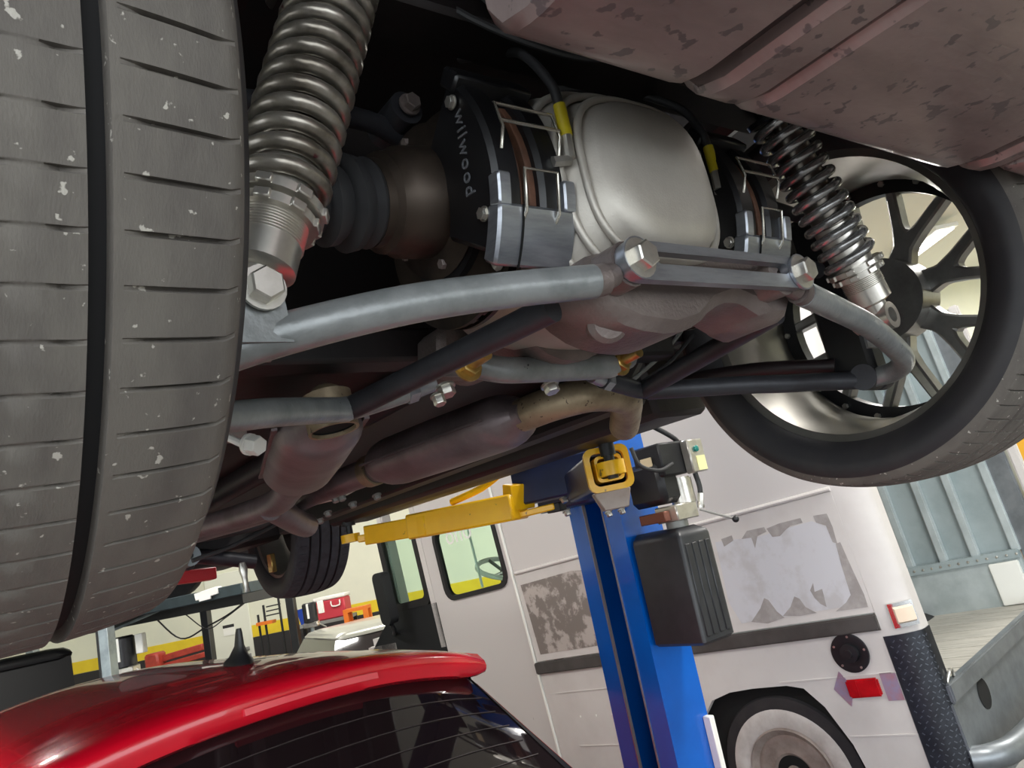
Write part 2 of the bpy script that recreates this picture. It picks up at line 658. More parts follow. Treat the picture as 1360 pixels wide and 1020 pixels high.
# body floor, bulkhead, rockers
b = bm_new()
box2(b, (-.14, -.45, 2.56), (1.54, 1.0, 2.62))
obj('trunk_floor', b, 'underbody', car)
b = bm_new()
box2(b, (.14, .98, 2.17), (1.26, 1.03, 2.60))
obj('bulkhead', b, 'underbody', car)
b = bm_new()
box2(b, (-.10, 1.03, 2.17), (1.50, 2.95, 2.23))
box2(b, (.25, 2.95, 2.20), (1.15, 4.2, 2.26))
obj('floor_pan', b, 'underbody_red', car)
b = bm_new()
box2(b, (-.14, 2.9, 2.52), (1.54, 4.2, 2.6))
obj('engine_bay_panel', b, 'underbody', car)
for s in (-1, 1):
    b = bm_new()
    x0, x1 = sorted((CX + s * .56, CX + s * .78))
    prism(b, [(x0, 2.20), (x0 + .02, 2.045), (x1 - .03, 2.045), (x1, 2.09), (x1, 2.3), (x0, 2.3)], (0, 2.86, 0), (1, 0, 0), (0, 0, 1), 1.74, bev=.012)
    obj('rocker_panel', b, 'underbody_red', car)
    b = bm_new()
    y0, y1 = 1.06, 2.98
    xr = CX + s * .46
    bar(b, (xr, y0, 2.115), (xr, y1, 2.105), .07, .10, bev=.008)
    obj('frame_rail', b, 'underbody', car)
    # arched rear rail, over the axle
    b = tube(bm_new(), [(CX + s * .45, 1.10, 2.12), (CX + s * .44, .98, 2.22), (CX + s * .43, .86, 2.42), (CX + s * .42, .60, 2.48), (CX + s * .42, .2, 2.47)], .035, 8)
    obj('frame_rail', b, 'underbody', car)
b = bm_new()
bar(b, (.28, .93, 2.145), (1.12, .93, 2.145), .06, .05, bev=.006)
obj('crossmember', b, 'underbody', car)
b = bm_new()
bar(b, (.30, .60, 2.43), (1.10, .60, 2.43), .07, .05, bev=.006)
obj('crossmember', b, 'underbody', car)

# fuel tank with strap channels
tank = bm_new()
box2(tank, (.376, -.42, 2.232), (1.30, .345, 2.46), bev=.012)
tank_o = obj('fuel_tank', tank, 'strap', car)


def tank_panel(x0, x1, y1, z0):
    prof = [(-.43, z0 + .02), (-.43, 2.47), (y1 + .004, 2.47), (y1 + .004, z0 + .035), (y1 - .012, z0 + .008), (y1 - .045, z0), (-.40, z0)]
    b = bm_new()
    prism(b, prof, (x0, 0, 0), (0, 1, 0), (0, 0, 1), x1 - x0, bev=.008)
    return b


obj('tank_panel', tank_panel(.372, .582, .40, 2.216), 'tank', tank_o)
obj('tank_panel', tank_panel(.606, .668, .402, 2.213), 'tank', tank_o)
obj('tank_panel', tank_panel(.672, 1.125, .400, 2.209), 'tank', tank_o)
obj('tank_panel', tank_panel(1.150, 1.19, .385, 2.205), 'tank', tank_o)
obj('tank_panel', tank_panel(1.194, 1.30, .352, 2.19), 'tank', tank_o)

# differential
DX, DZ = .668, 2.205


def sup(c, rx, rz, Y, e=3., n=48, dx=0):
    out = []
    for i in range(n):
        a = 2 * PI * i / n
        x, z = math.cos(a), math.sin(a)
        k = (abs(x) ** e + abs(z) ** e) ** (-1 / e)
        out.append(Vector((c + rx * k * x, Y, DZ + rz * k * z)))
    return out


b = bm_new()
rings(b, [sup(.70, .13, .10, .82, 2.3), sup(.70, .16, .12, .77, 2.3), sup(.70, .185, .14, .66, 2.3), sup(.69, .17, .15, .60, 2.5), sup(.68, .15, .135, .575, 2.7)])
diff = obj('differential', b, 'cast', car)
b = bm_new()
cc = .667
rings(b, [sup(cc, .150, .133, .590), sup(cc, .150, .133, .574), sup(cc, .127, .119, .554), sup(cc, .125, .116, .545), sup(cc, .110, .104, .532), sup(cc, .108, .101, .523), sup(cc, .093, .091, .512), sup(cc, .089, .087, .501),
          sup(cc, .079, .078, .4935), sup(cc, .06, .058, .489), sup(cc, .02, .02, .487)])
obj('differential_cover', b, 'cast', diff, label='pale cast aluminium cover with stepped ribs', smooth=60)
for rx_, rz_, Y_ in ((.1325, .1225, .551), (.1175, .1085, .530), (.1015, .0955, .513)):
    obj('cover_rib', tube(bm_new(), sup(cc, rx_, rz_, Y_, 3., 72), .0046, 8, k=0, closed=True), 'cast', diff, smooth=60)
# lower web carrying the pivots
b = bm_new()
prism(b, [(.535, 2.075), (.56, 2.05), (.60, 2.035), (.655, 2.03), (.70, 2.04), (.735, 2.062), (.775, 2.072), (.81, 2.062), (.835, 2.045), (.87, 2.045), (.895, 2.075), (.885, 2.115), (.80, 2.13), (.62, 2.13), (.54, 2.11)],
      (0, .615, 0), (1, 0, 0), (0, 0, 1), .10, bev=.012)
obj('pivot_web', b, 'cast_dark', diff)
b = bm_new()
lathe(b, (.598, .575, 2.065), (-.35, -.75, -.35), [(-.05, .024), (.035, .024), (.04, .018)], 20)
obj('drain_boss', b, 'cast_dark', diff)
b = bm_new()
lathe(b, (.70, .78, 2.16), (0, 1, -.03), [(-.05, .10), (.06, .085), (.14, .06), (.20, .055), (.21, .035), (.30, .035)], 28)
obj('pinion_snout', b, 'cast_dark', diff)
b = bm_new()
prism(b, [(.56, 2.10), (.60, 2.085), (.80, 2.085), (.85, 2.10), (.83, 2.15), (.57, 2.15)], (0, .90, 0), (1, 0, 0), (0, 0, 1), .07, bev=.01)
obj('front_web', b, 'cast_dark', diff)
b = bm_new()
tube(b, [(.70, 1.07, 2.155), (.70, 2.4, 2.15)], .035, 16, k=0)
obj('driveshaft', b, 'tube_dark', car)

# brake rotors, calipers, half shafts
for s in (-1, 1):
    rx = CX + s * .195
    b = bm_new()
    RZ = 2.215
    for o_ in (-.011, .005):
        lathe(b, (rx + o_, AY, RZ), (1, 0, 0), [(0, .075), (0, .124), (.006, .124), (.006, .075)], 64, closed=True)
    for i in range(32):
        a = 2 * PI * i / 32
        d = Vector((0, math.cos(a), math.sin(a)))
        bar(b, Vector((rx, AY, RZ)) + d * .085, Vector((rx, AY, RZ)) + d * .122, .011, .004, up=(1, 0, 0))
    rot = obj('brake_rotor', b, 'rotor', car)
    obj('rotor_hat', lathe(bm_new(), (rx, AY, RZ), (s, 0, 0), [(-.05, .055), (-.05, .072), (.02, .076), (.02, .06)], 32), 'black_paint', rot)

    CY = AY + .027
    # caliper: two halves hugging the rotor at its rear edge
    def arc_poly(r0, r1, a0, a1, k=12):
        o = [(r1 * math.cos(math.radians(a0 + (a1 - a0) * i / k)), r1 * math.sin(math.radians(a0 + (a1 - a0) * i / k))) for i in range(k + 1)]
        return o + [(r0 * math.cos(math.radians(a1 + (a0 - a1) * i / k)), r0 * math.sin(math.radians(a1 + (a0 - a1) * i / k))) for i in range(k + 1)]
    cal = None
    for h in (-1, 1):
        b = bm_new()
        x0 = rx + (.012 if h > 0 else -.046)
        prism(b, arc_poly(.082, .168, 138, 214), (x0, CY, RZ), (0, 1, 0), (0, 0, 1), .034, bev=.005)
        c_ = obj('brake_caliper' if cal is None else 'caliper_half', b, 'black_paint', car if cal is None else cal)
        cal = cal or c_
    # machined lower bridge
    for a0, a1 in ((197, 217), (136, 146)):
        b = bm_new()
        prism(b, arc_poly(.156, .177, a0, a1, 6), (rx - .050, CY, RZ), (0, 1, 0), (0, 0, 1), .100, bev=.003)
        obj('caliper_bridge', b, 'machined' if a0 > 180 else 'black_paint', cal, label='bare machined bridge' if a0 > 180 else None)
    for x0 in (-.050, .034):
        b = bm_new()
        prism(b, arc_poly(.160, .1775, 187, 198, 6), (rx + x0, CY, RZ), (0, 1, 0), (0, 0, 1), .016, bev=.002)
        obj('caliper_bridge', b, 'machined', cal)
    b = bm_new()
    prism(b, arc_poly(.1765, .179, 197, 217, 6), (rx - .022, CY, RZ), (0, 1, 0), (0, 0, 1), .0015)
    obj('bridge_seam', b, 'hole', cal)
    for x0 in (-.016, .004):
        b = bm_new()
        prism(b, arc_poly(.10, .1575, 150, 196, 8), (rx + x0, CY, RZ), (0, 1, 0), (0, 0, 1), .011, bev=.001)
        obj('brake_pad', b, 'pad', cal)

    def onarc(r, a, dx):
        return Vector((rx + dx, CY + r * math.cos(math.radians(a)), RZ + r * math.sin(math.radians(a))))
    for (aa, a2, xa, xb) in ((163, 172, -.034, .040), (186, 199, -.020, .022)):
        b = tube(bm_new(), [onarc(.170, a2 + 6, xa), onarc(.181, a2, xa), onarc(.182, aa, xa), onarc(.182, aa, xb), onarc(.181, a2, xb), onarc(.170, a2 + 6, xb)], .0019, 8, k=0)
        obj('pad_clip', b, 'wire_steel', cal)
    b = tube(bm_new(), [onarc(.182, 170, -.034), onarc(.183, 170, .040)], .0019, 8, k=0)
    obj('pad_clip', b, 'wire_steel', cal)
    for dx, a in ((-.048, 200), (-.048, 148)):
        obj('caliper_bolt', hexbolt(bm_new(), onarc(.15, a, dx), (-1, 0, 0), .0065, .006, 1.2), 'zinc', cal)
    b = hexbolt(bm_new(), onarc(.158, 215, -.040), (0, -.35, -.9), .005, .016, 1.2)
    obj('bleeder', b, 'zinc', cal)
    # lettering along the outboard face of the left-hand half
    if s < 0:
        tb = text_bm('wilwood', .0225, .0006, onarc(.130, 170, -.0466), (0, .10, -1), (0, -1, -.10), 1.2)
        obj('caliper_lettering', tb, 'letter', cal, label='grey maker lettering')
    # hose with yellow sleeve
    p0 = Vector((.556, .517, 2.232)) if s < 0 else Vector((.850, .55, 2.250))
    b = tube(bm_new(), [p0 + Vector((0, 0, .045)), p0 + Vector((0, .004, .075)), p0 + Vector((-.02 * 0, .03, .125)), p0 + Vector((-s * .03, .09, .18)), p0 + Vector((-s * .05, .2, .25))], .0055, 10)
    hs = obj('brake_hose', b, 'rubber', car)
    obj('hose_sleeve', cyl(bm_new(), p0 + Vector((0, 0, .012)), p0 + Vector((0, 0, .048)), .0068, n=12), 'yellow_sleeve', hs, label='yellow sleeve')
    b = cyl(bm_new(), p0 + Vector((0, 0, .015)), p0 + Vector((0, .002, -.012)), .006, n=8)
    cyl(b, p0 + Vector((0, .003, -.014)), p0 + Vector((s * .02, .008, -.016)), .006, n=6)
    obj('hose_fitting', b, 'zinc', hs)

    # half shaft outboard of the rotor
    SZ = 2.235
    d = Vector((s, 0, -.12)).normalized()
    o = Vector((CX + s * .215, AY, SZ))
    b = lathe(bm_new(), o, d, [(0, .082), (.012, .086), (.02, .062), (.055, .060), (.06, .056), (.075, .054), (.08, .047), (.09, .047)], 36)
    hsft = obj('half_shaft', b, 'rotor', car)
    b = lathe(bm_new(), o, d, [(.088, .045), (.094, .048), (.100, .040), (.108, .049), (.118, .051), (.124, .037), (.132, .043), (.142, .044), (.148, .031), (.156, .036), (.164, .036), (.170, .024), (.190, .022)], 32)
    obj('boot', b, 'rubber', hsft, label='ribbed rubber boot')
    b = lathe(bm_new(), o, d, [(.186, .0235), (.188, .0265), (.196, .0265), (.198, .0235)], 24)
    obj('boot_clamp', b, 'zinc', hsft)
    b = lathe(bm_new(), o, d, [(.15, .014), (.44, .014)], 16)
    obj('axle_bar', b, 'tube_dark', hsft)
    for k in range(6):
        a = 2 * PI * k / 6
        u, v = frame(d)
        obj('flange_bolt', hexbolt(bm_new(), o + d * .012 + u * (.073 * math.cos(a)) + v * (.073 * math.sin(a)), d, .006, .008, 1.2), 'cast_dark', hsft)

# coil-over shocks
for s in (-1, 1):
    p0 = Vector((CX + s * .487, .557, 2.066))
    d = Vector((-s * .115, .004, .29)).normalized()
    u, v = frame(d)
    b = lathe(bm_new(), p0, d, [(.026, .021), (.030, .029), (.09, .029), (.16, .029), (.162, .024), (.2, .024)], 32)
    for i in range(9):
        a0 = .054 + i * .0026
        lathe(b, p0, d, [(a0, .029), (a0 + .0007, .0304), (a0 + .0014, .029)], 32, cap=False)
    co = obj('coilover', b, 'alu', car)
    b = lathe(bm_new(), p0, d, [(.16, .0265), (.31, .0265), (.315, .012), (.40, .012)], 24)
    obj('shock_body', b, 'shock', co)
    hel = []
    NT, PT, rc = 12, .0208, .0345
    for i in range(NT * 22 + 1):
        t = i / 22
        a = 2 * PI * t
        hgt = .1005 + (PT * t if t > .7 else PT * .7 * (t / .7) ** 1.3)
        hel.append(p0 + d * hgt + u * (rc * math.cos(a)) + v * (rc * math.sin(a)))
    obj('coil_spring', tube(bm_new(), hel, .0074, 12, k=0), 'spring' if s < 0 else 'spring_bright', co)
    # castellated collars
    for a0, a1, R in ((.073, .081, .036), (.084, .092, .0405)):
        b = lathe(bm_new(), p0, d, [(a0, .029), (a0, R), (a1, R), (a1, .029)], 32, closed=True)
        for k in range(8):
            a = 2 * PI * (k + .3) / 8
            w = u * math.cos(a) + v * math.sin(a)
            bar(b, p0 + d * a0 + w * (R - .001), p0 + d * a1 + w * (R - .001), .013, .008, up=w, bev=.001)
        obj('adjuster_collar', b, 'alu', co)
    b = lathe(bm_new(), p0 + Vector((0, -.018, 0)), (0, 1, 0), [(0, .012), (0, .021), (.036, .021), (.036, .012)], 24, closed=True)
    cyl(b, p0 + d * .012, p0 + d * .034, .017, n=20)
    obj('eyelet', b, 'alu', co)
    obj('mount_bolt', hexbolt(bm_new(), p0 + Vector((0, s * .030, 0)), (0, s, 0), .0135, .014, 1.3), 'zinc', co)
    b = lathe(bm_new(), p0, d, [(.345, .012), (.345, .041), (.353, .042), (.357, .02), (.37, .02), (.38, .012)], 28)
    obj('spring_perch', b, 'black_paint', co)

# lower control arms
for s in (-1, 1):
    def P(x, y, z):
        # the left arm hangs a touch higher at its outer end than the right one
        return Vector((CX + s * x, y, z + (.016 if s < 0 else -.004) * max(0, min(1, (x - .2) / .3)) * (1 if y < .69 else .3)))
    b = tube(bm_new(), [P(.575, .66, 1.998), P(.572, .605, 1.996), P(.535, .566, 2.004), P(.47, .545, 2.022), P(.37, .525, 2.046), P(.27, .512, 2.063), P(.178, .495, 2.072)], .0165, 18, k=6)
    arm = obj('control_arm', b, 'tube', car, label='grey tubular lower control arm')
    b = tube(bm_new(), [P(.575, .66, 1.998), P(.52, .70, 2.006), P(.45, .735, 2.015), P(.40, .765, 2.024), P(.27, .86, 2.046)], .0155, 16, k=5)
    tube(b, [P(.275, .857, 2.047), P(.25, .862, 2.05), P(.17, .855, 2.068)], .0145, 16, k=4)
    obj('arm_tube', b, 'tube_dark' if s > 0 else 'tube', arm)
    b = tube(bm_new(), [P(.265, .862, 2.047), P(.19, .545, 2.064)], .0145, 16, k=0)
    obj('brace_tube', b, 'tube_dark', arm)
    b = lathe(bm_new(), P(.575, .65, 2.000), (s, .15, 0), [(-.02, .010), (-.02, .022), (.03, .022), (.032, .019), (.04, .019), (.042, .022), (.07, .022), (.07, .010)], 24)
    obj('bushing', b, 'tube_dark', arm)
    # rod ends
    b = cyl(bm_new(), P(.182, .496, 2.0715), P(.165, .4935, 2.074), .0155, n=20)
    cyl(b, P(.165, .4935, 2.074), P(.15, .4945, 2.080), .012, n=14)
    obj('jam_nut', b, 'cast_dark', arm)
    b = lathe(bm_new(), P(.13, .488, 2.090), (0, 1, 0), [(0, .008), (0, .024), (.05, .024), (.05, .008)], 24, closed=True)
    obj('pivot_bushing', b, 'cast_dark', arm)
    b = cyl(bm_new(), P(.172, .855, 2.067), P(.145, .85, 2.074), .0125, n=16)
    cyl(b, P(.186, .856, 2.064), P(.172, .855, 2.067), .0165, n=6)
    obj('rod_end', b, 'machined', arm)
    # shock bracket and sway-link
    for q in ((-.026, .022) if s < 0 else (.022,)):
        b = bm_new()
        prism(b, [(-.020, -.04), (.020, -.04), (.017, .0), (.010, .013), (-.010, .013), (-.017, 0)], Vector((CX + s * .487, .557 + q, 2.066)), (1, 0, 0), (0, 0, 1), -.004)
        obj('shock_bracket', b, 'tube', arm)
    # upright and upper link
    b = bm_new()
    bar(b, P(.585, .665, 2.0), P(.575, .665, 2.30), .05, .08, up=(0, 1, 0), bev=.01)
    obj('upright', b, 'black_paint', car)
    b = tube(bm_new(), [P(.55, .67, 2.30), P(.30, .68, 2.33), P(.22, .70, 2.33)], .012, 14)
    lk = obj('upper_link', b, 'tube_dark', car)
    obj('link_end', lathe(bm_new(), P(.235, .66, 2.345), (0, 1, 0), [(0, .008), (0, .020), (.06, .020), (.06, .008)], 20, closed=True), 'tube_dark', lk)
    obj('mount_bolt', hexbolt(bm_new(), P(.235, .655, 2.345), (0, -1, 0), .010, .012, 1.3), 'cast_dark', lk)
    b = tube(bm_new(), [P(.56, .69, 2.03), P(.50, .86, 2.07), P(.47, 1.2, 2.11)], .013, 12)
    obj('trailing_link', b, 'underbody_red', car)

# slotted tie plate between the rear pivots
b = bm_new()
n_ = 9


def capsule(xa, xb, ra, rb, z, k=n_):
    o = []
    for i in range(k):
        a = -PI / 2 + PI * i / (k - 1)
        o.append((xb + rb * math.cos(a), z + rb * math.sin(a)))
    for i in range(k):
        a = PI / 2 + PI * i / (k - 1)
        o.append((xa + ra * math.cos(a), z + ra * math.sin(a)))
    return o


frame_prism(b, capsule(.57, .845, .021, .0195, 2.090), capsule(.604, .822, .0065, .0065, 2.0935), (0, .487, 0), (1, 0, 0), (0, 0, 1), .011)
plate = obj('tie_plate', b, 'machined', car, label='slotted flat tie plate')
for x in (.57, .85):
    obj('plate_bolt', hexbolt(bm_new(), (x, .4755, 2.090), (0, -1, 0), .0145, .016, 1.45), 'zinc', plate, label='large hex bolt head')
    obj('plate_washer', cyl(bm_new(), (x, .4755, 2.090), (x, .472, 2.090), .0225, n=28), 'machined', plate)
# forward tie tube with gold bolts
b = tube(bm_new(), [(.545, .80, 2.085), (.575, .785, 2.078), (.605, .775, 2.068), (.64, .770, 2.064), (.78, .770, 2.064), (.815, .775, 2.068), (.845, .785, 2.078), (.875, .80, 2.085)], .0175, 16, k=4)
tie = obj('tie_tube', b, 'tube', car)
for q_ in ((620, 487), (821, 482)):
    p = at(*q_, Y=.768)
    b = hexbolt(bm_new(), p, (0.03, -1, .08), .0150, .014, 1.35)
    cyl(b, p, p + Vector((.002, -.042, .004)), .0086, n=16)
    obj('gold_bolt', b, 'gold_zinc', tie, label='gold zinc bolt and nut')
for q, r in (((593, 525), .011), ((583, 537), .008), ((732, 521), .011)):
    p = at(*q, Y=.80)
    obj('zinc_bolt', hexbolt(bm_new(), p + Vector((0, 0, .012)), (0, -.3, -1), r, .014, 1.2), 'zinc', tie)

# exhaust
def oval(c, ax, rw, rh, n=32):
    ax = Vector(ax).normalized()
    r = ax.cross(Vector((0, 0, 1))).normalized()
    u = r.cross(ax)
    return [Vector(c) + r * (rw * math.cos(2 * PI * i / n)) + u * (rh * math.sin(2 * PI * i / n)) for i in range(n)]


def muffler(p0, p1, rw, rh):
    p0, p1 = Vector(p0), Vector(p1)
    d = p1 - p0
    b = bm_new()
    rings(b, [oval(p0 + d * t, d, rw * k, rh * k) for t, k in ((-.10, .45), (-.06, .47), (0, .80), (.05, .93), (.10, .98), (.5, 1), (.90, .98), (.95, .93), (1, .80), (1.06, .47), (1.10, .45))])
    m = obj('muffler', b, 'exhaust', car)
    b = bm_new()
    r = d.normalized().cross(Vector((0, 0, 1))).normalized()
    for q in (-1, 1):
        bar(b, p0 + d * .02 + r * q * rw, p0 + d * .98 + r * q * rw, .008, .004)
    obj('seam', b, 'exhaust', m)
    return m


mr = muffler((.86, 1.08, 2.062), (.805, 1.46, 2.062), .075, .052)
b = tube(bm_new(), [(.863, 1.06, 2.062), (.88, .99, 2.064), (.94, .95, 2.066), (1.03, .97, 2.06), (1.10, 1.04, 2.045), (1.15, 1.10, 2.03)], .030, 20)
obj('tailpipe', b, 'exhaust_tan', mr)
b = tube(bm_new(), [(.80, 1.48, 2.06), (.78, 1.7, 2.06), (.79, 2.2, 2.07), (.80, 2.9, 2.10)], .030, 18)
obj('exhaust_pipe', b, 'exhaust', mr)
b = lathe(bm_new(), (.797, 1.50, 2.06), (-.12, 1, 0), [(0, .031), (0, .035), (.03, .035), (.03, .031)], 24, closed=True)
obj('pipe_clamp', b, 'exhaust_tan', mr)
ml = muffler((.475, 1.03, 2.070), (.58, 1.40, 2.056), .066, .050)
tc_, td_ = Vector((.444, .937, 2.066)), Vector((.03, -.12, -1)).normalized()
b = tube(bm_new(), [(.482, 1.05, 2.068), (.468, 1.00, 2.076), (.456, .965, 2.078), (.447, .943, 2.074), tc_], .029, 22, cap=True)
tp = obj('tailpipe', b, 'exhaust_tan', ml)
b = lathe(bm_new(), tc_, td_, [(-.02, .0295), (-.02, .0335), (.030, .0335), (.030, .0295)], 32, closed=True)
obj('tailpipe_tip', b, 'exhaust_tan', ml)
b = lathe(bm_new(), tc_ + td_ * .023, td_, [(0, .0001), (0, .029), (.002, .029)], 32, cap=False)
obj('tip_shade_disc', b, 'hole', ml)  # black disc painted in for the shade inside the pipe
b = tube(bm_new(), [(.585, 1.42, 2.05), (.62, 1.56, 2.045), (.65, 1.75, 2.04), (.64, 2.2, 2.06), (.62, 2.9, 2.10)], .029, 18)
obj('exhaust_pipe', b, 'exhaust', ml)
b = tube(bm_new(), [(.65, 1.74, 2.035), (.70, 1.80, 2.02), (.77, 1.90, 2.005), (.82, 1.97, 2.0)], .031, 18)
obj('exhaust_pipe', b, 'exhaust', ml)

# small lines and fittings under the floor
for pts, r, m in (([at(300, 580, Y=1.0), at(330, 592, Y=.98), at(345, 588, Y=.97)], .005, 'white_plastic'),
                  ([at(255, 745, Y=2.2), at(330, 715, Y=2.2), at(470, 640, Y=2.2)], .006, 'rubber'),
                  ([at(420, 668, Y=1.9), at(450, 660, Y=1.9), at(480, 645, Y=1.9)], .005, 'zinc'),
                  ([(.52, .56, 2.50), (.50, .54, 2.42), (.56, .52, 2.37), (.60, .55, 2.44), (.7, .6, 2.5)], .005, 'rubber'),
                  ([(.45, .62, 2.50), (.50, .56, 2.40), (.60, .53, 2.36), (.68, .52, 2.37), (.80, .53, 2.42)], .004, 'rubber'),
                  ([at(925, 440, Y=.95), at(890, 480, Y=.95), at(850, 510, Y=.95)], .004, 'rubber'),
                  ([at(905, 440, Y=.95), at(880, 470, Y=.95), at(840, 505, Y=.95)], .004, 'grey_metal')):
    obj('fluid_line', tube(bm_new(), pts, r, 8), m, car)
p = at(330, 590, Y=.98)
obj('line_fitting', hexbolt(bm_new(), p, (.3, -.8, -.3), .013, .022, 1.1), 'white_plastic', car)
p = at(308, 572, Y=1.02)
obj('line_fitting', lathe(bm_new(), p, (0, -.6, -1), [(-.01, .012), (.006, .018), (.012, .01)], 16), 'grey_metal', car)
for q in ((445, 660), (453, 658), (500, 657), (425, 690), (435, 680), (468, 668)):
    p = at(*q, Z=2.05)
    obj('underbody_bolt', hexbolt(bm_new(), p, (0, -.3, -1), .010, .014, 1.3), 'grey_metal', car)

# front suspension seen under the floor
b = tube(bm_new(), [at(215, 738, Y=3.3), at(250, 738, Y=3.3), at(300, 742, Y=3.3), at(338, 746, Y=3.3)], .030, 14, k=4)
fa = obj('front_arm', b, 'tube_dark', car)
obj('arm_bushing', lathe(bm_new(), at(253, 738, Y=3.24), (0, 1, 0), [(0, .012), (0, .04), (.08, .04), (.08, .012)], 24, closed=True), 'lift_galv', fa)
b = tube(bm_new(), [at(205, 722, Y=3.1), at(260, 715, Y=3.1), at(335, 700, Y=3.1), at(360, 690, Y=3.1)], .018, 12)
obj('sway_bar', b, 'rubber', car)
b = bm_new()
bar(b, at(205, 772, Y=3.9), at(283, 762, Y=3.9), .12, .055, bev=.004)
obj('front_valance', b, 'red_part', car, label='red front lower edge')
b = bm_new()
bar(b, at(180, 728, Y=3.6), at(345, 692, Y=3.6), .5, .22, bev=.02)
obj('front_subframe', b, 'underbody', car)
b = bm_new()
box2(b, (-.08, 4.15, 2.03), (1.48, 4.75, 2.45), bev=.06, seg=2)
obj('added_nose', b, 'underbody', car)  # nose box added so the red roof reflects something dark
b = bm_new()
bar(b, at(200, 752, Y=3.8), at(255, 745, Y=3.8), .1, .08, bev=.01)
obj('oil_pan', b, 'tube_dark', car)
b = lathe(bm_new(), at(323, 757, Y=3.28), (.05, 0, -1), [(-.03, .012), (0, .018), (.03, .012), (.07, .010), (.09, .014)], 14)
obj('ball_joint', b, 'zinc', fa)
b = bm_new()
box(b, at(361, 748, Y=3.42), (.02, .05, .08), bev=.003)
obj('caliper_tab', b, 'gold_zinc', fa)

# ------------------------------------------------------------------ two-post lift: column, arms, power unit
col = thing('vehicle_lift', 'glossy blue lift column with yellow swing arms holding up the car', 'lift', (2.1, 2.165, 0))
b = bm_new()
prism(b, [(2.0, 2.03), (2.20, 2.03), (2.20, 2.30), (2.0, 2.30), (2.0, 2.215), (2.008, 2.215), (2.008, 2.292), (2.192, 2.292), (2.192, 2.038), (2.008, 2.038), (2.008, 2.115), (2.0, 2.115)][::-1],
      (0, 0, 3.7), (0, 1, 0), (1, 0, 0), 3.7)
b.free()
b = bm_new()
sec = [(2.0, 2.03), (2.20, 2.03), (2.20, 2.30), (2.0, 2.30), (2.0, 2.215), (2.008, 2.215), (2.008, 2.292), (2.192, 2.292), (2.192, 2.038), (2.008, 2.038), (2.008, 2.115), (2.0, 2.115)]
prism(b, sec, (0, 0, 0), (1, 0, 0), (0, 1, 0), 3.7)
obj('channel', b, 'lift_blue', col)
for y in (2.2135, 2.1165):
    b = bm_new()
    box(b, (2.001, y, 1.85), (.012, .005, 3.68))
    obj('edge_strip', b, 'rod_grey', col)
b = bm_new()
box(b, (2.10, 2.165, .98), (.05, .06, 1.9), bev=.01)
obj('hydraulic_cylinder', b, 'lift_inner', col)
b = bm_new()
box(b, (2.10, 2.165, .012), (.5, .55, .024), bev=.003)
obj('base_plate', b, 'lift_blue', col)
b = bm_new()
box2(b, (1.86, 2.02, 1.93), (2.06, 2.31, 2.05), bev=.008)
obj('carriage', b, 'lift_navy', col)
b = bm_new()
box2(b, (2.17, 1.996, .90), (2.195, 2.03, 1.13), bev=.003)
obj('lock_cover', b, 'label_white', col, label='white safety lock cover')
b = bm_new()
box(b, at(868, 713, Y=2.01), (.05, .02, .035), bev=.004)
obj('tag', b, 'label_white', col)

# front arm, pointing forward
pA, pB, pC, pD = at(745, 660, X=1.72), at(640, 682, X=1.56), at(560, 697, X=1.45), at(500, 708, X=1.37)
tip = at(466, 716, X=1.31)
b = bm_new()
bar(b, at(690, 672, X=1.63), at(552, 699, X=1.45), .12, .088, bev=.006)
fa_ = obj('swing_arm', b, 'lift_yellow', col, label='long yellow telescoping arm')
b = bm_new()
bar(b, at(696, 647, X=1.70), at(800, 622, X=1.80), .15, .125, bev=.006)
obj('arm_root', b, 'lift_navy', fa_, label='navy arm root block')
b = bm_new()
bar(b, at(575, 696, X=1.47), at(494, 710, X=1.37), .09, .070, bev=.004)
obj('inner_tube', b, 'lift_yellow', fa_)
b = bm_new()
bar(b, at(690, 684, X=1.63), at(738, 672, X=1.70), .03, .022, bev=.004)
obj('tongue', b, 'lift_yellow', fa_)
b = bm_new()
bar(b, at(688, 642, X=1.64), at(690, 676, X=1.64), .05, .10, up=(1, 0, 0), bev=.003)
obj('web_plate', b, 'lift_yellow', fa_)
b = tube(bm_new(), [at(600, 667, X=1.53), at(640, 648, X=1.58), at(672, 625, X=1.62), at(722, 610, X=1.70)], .013, 8, k=3)
obj('brace_bar', b, 'lift_yellow', fa_)
b = bm_new()
bar(b, at(500, 711, X=1.375), at(478, 716, X=1.33), .05, .026, bev=.003)
obj('tip_bracket', b, 'lift_yellow', fa_)
b = lathe(bm_new(), tip - Vector((0, 0, .012)), (0, 0, 1), [(0, .018), (0, .036), (.030, .036), (.030, .018)], 24, closed=True)
obj('adapter_ring', b, 'lift_yellow', fa_)
b = lathe(bm_new(), tip, (0, 0, 1), [(-.012, .012), (.05, .012), (.05, .026), (.066, .026)], 20)
obj('pad_screw', b, 'lift_dark', fa_)
b = bm_new()
bar(b, at(730, 676, X=1.70), at(748, 672, X=1.72), .05, .03, bev=.003)
obj('pin_block', b, 'lift_dark', fa_)
for q in ((748, 661), (752, 678)):
    obj('pin_bolt', hexbolt(bm_new(), at(*q, X=1.71), (0, -.3, -1), .011, .018, 1.3), 'zinc', fa_)
obj('pin_bolt', hexbolt(bm_new(), at(725, 610, X=1.70), (0, -.6, .4), .011, .018, 1.3), 'zinc', fa_)

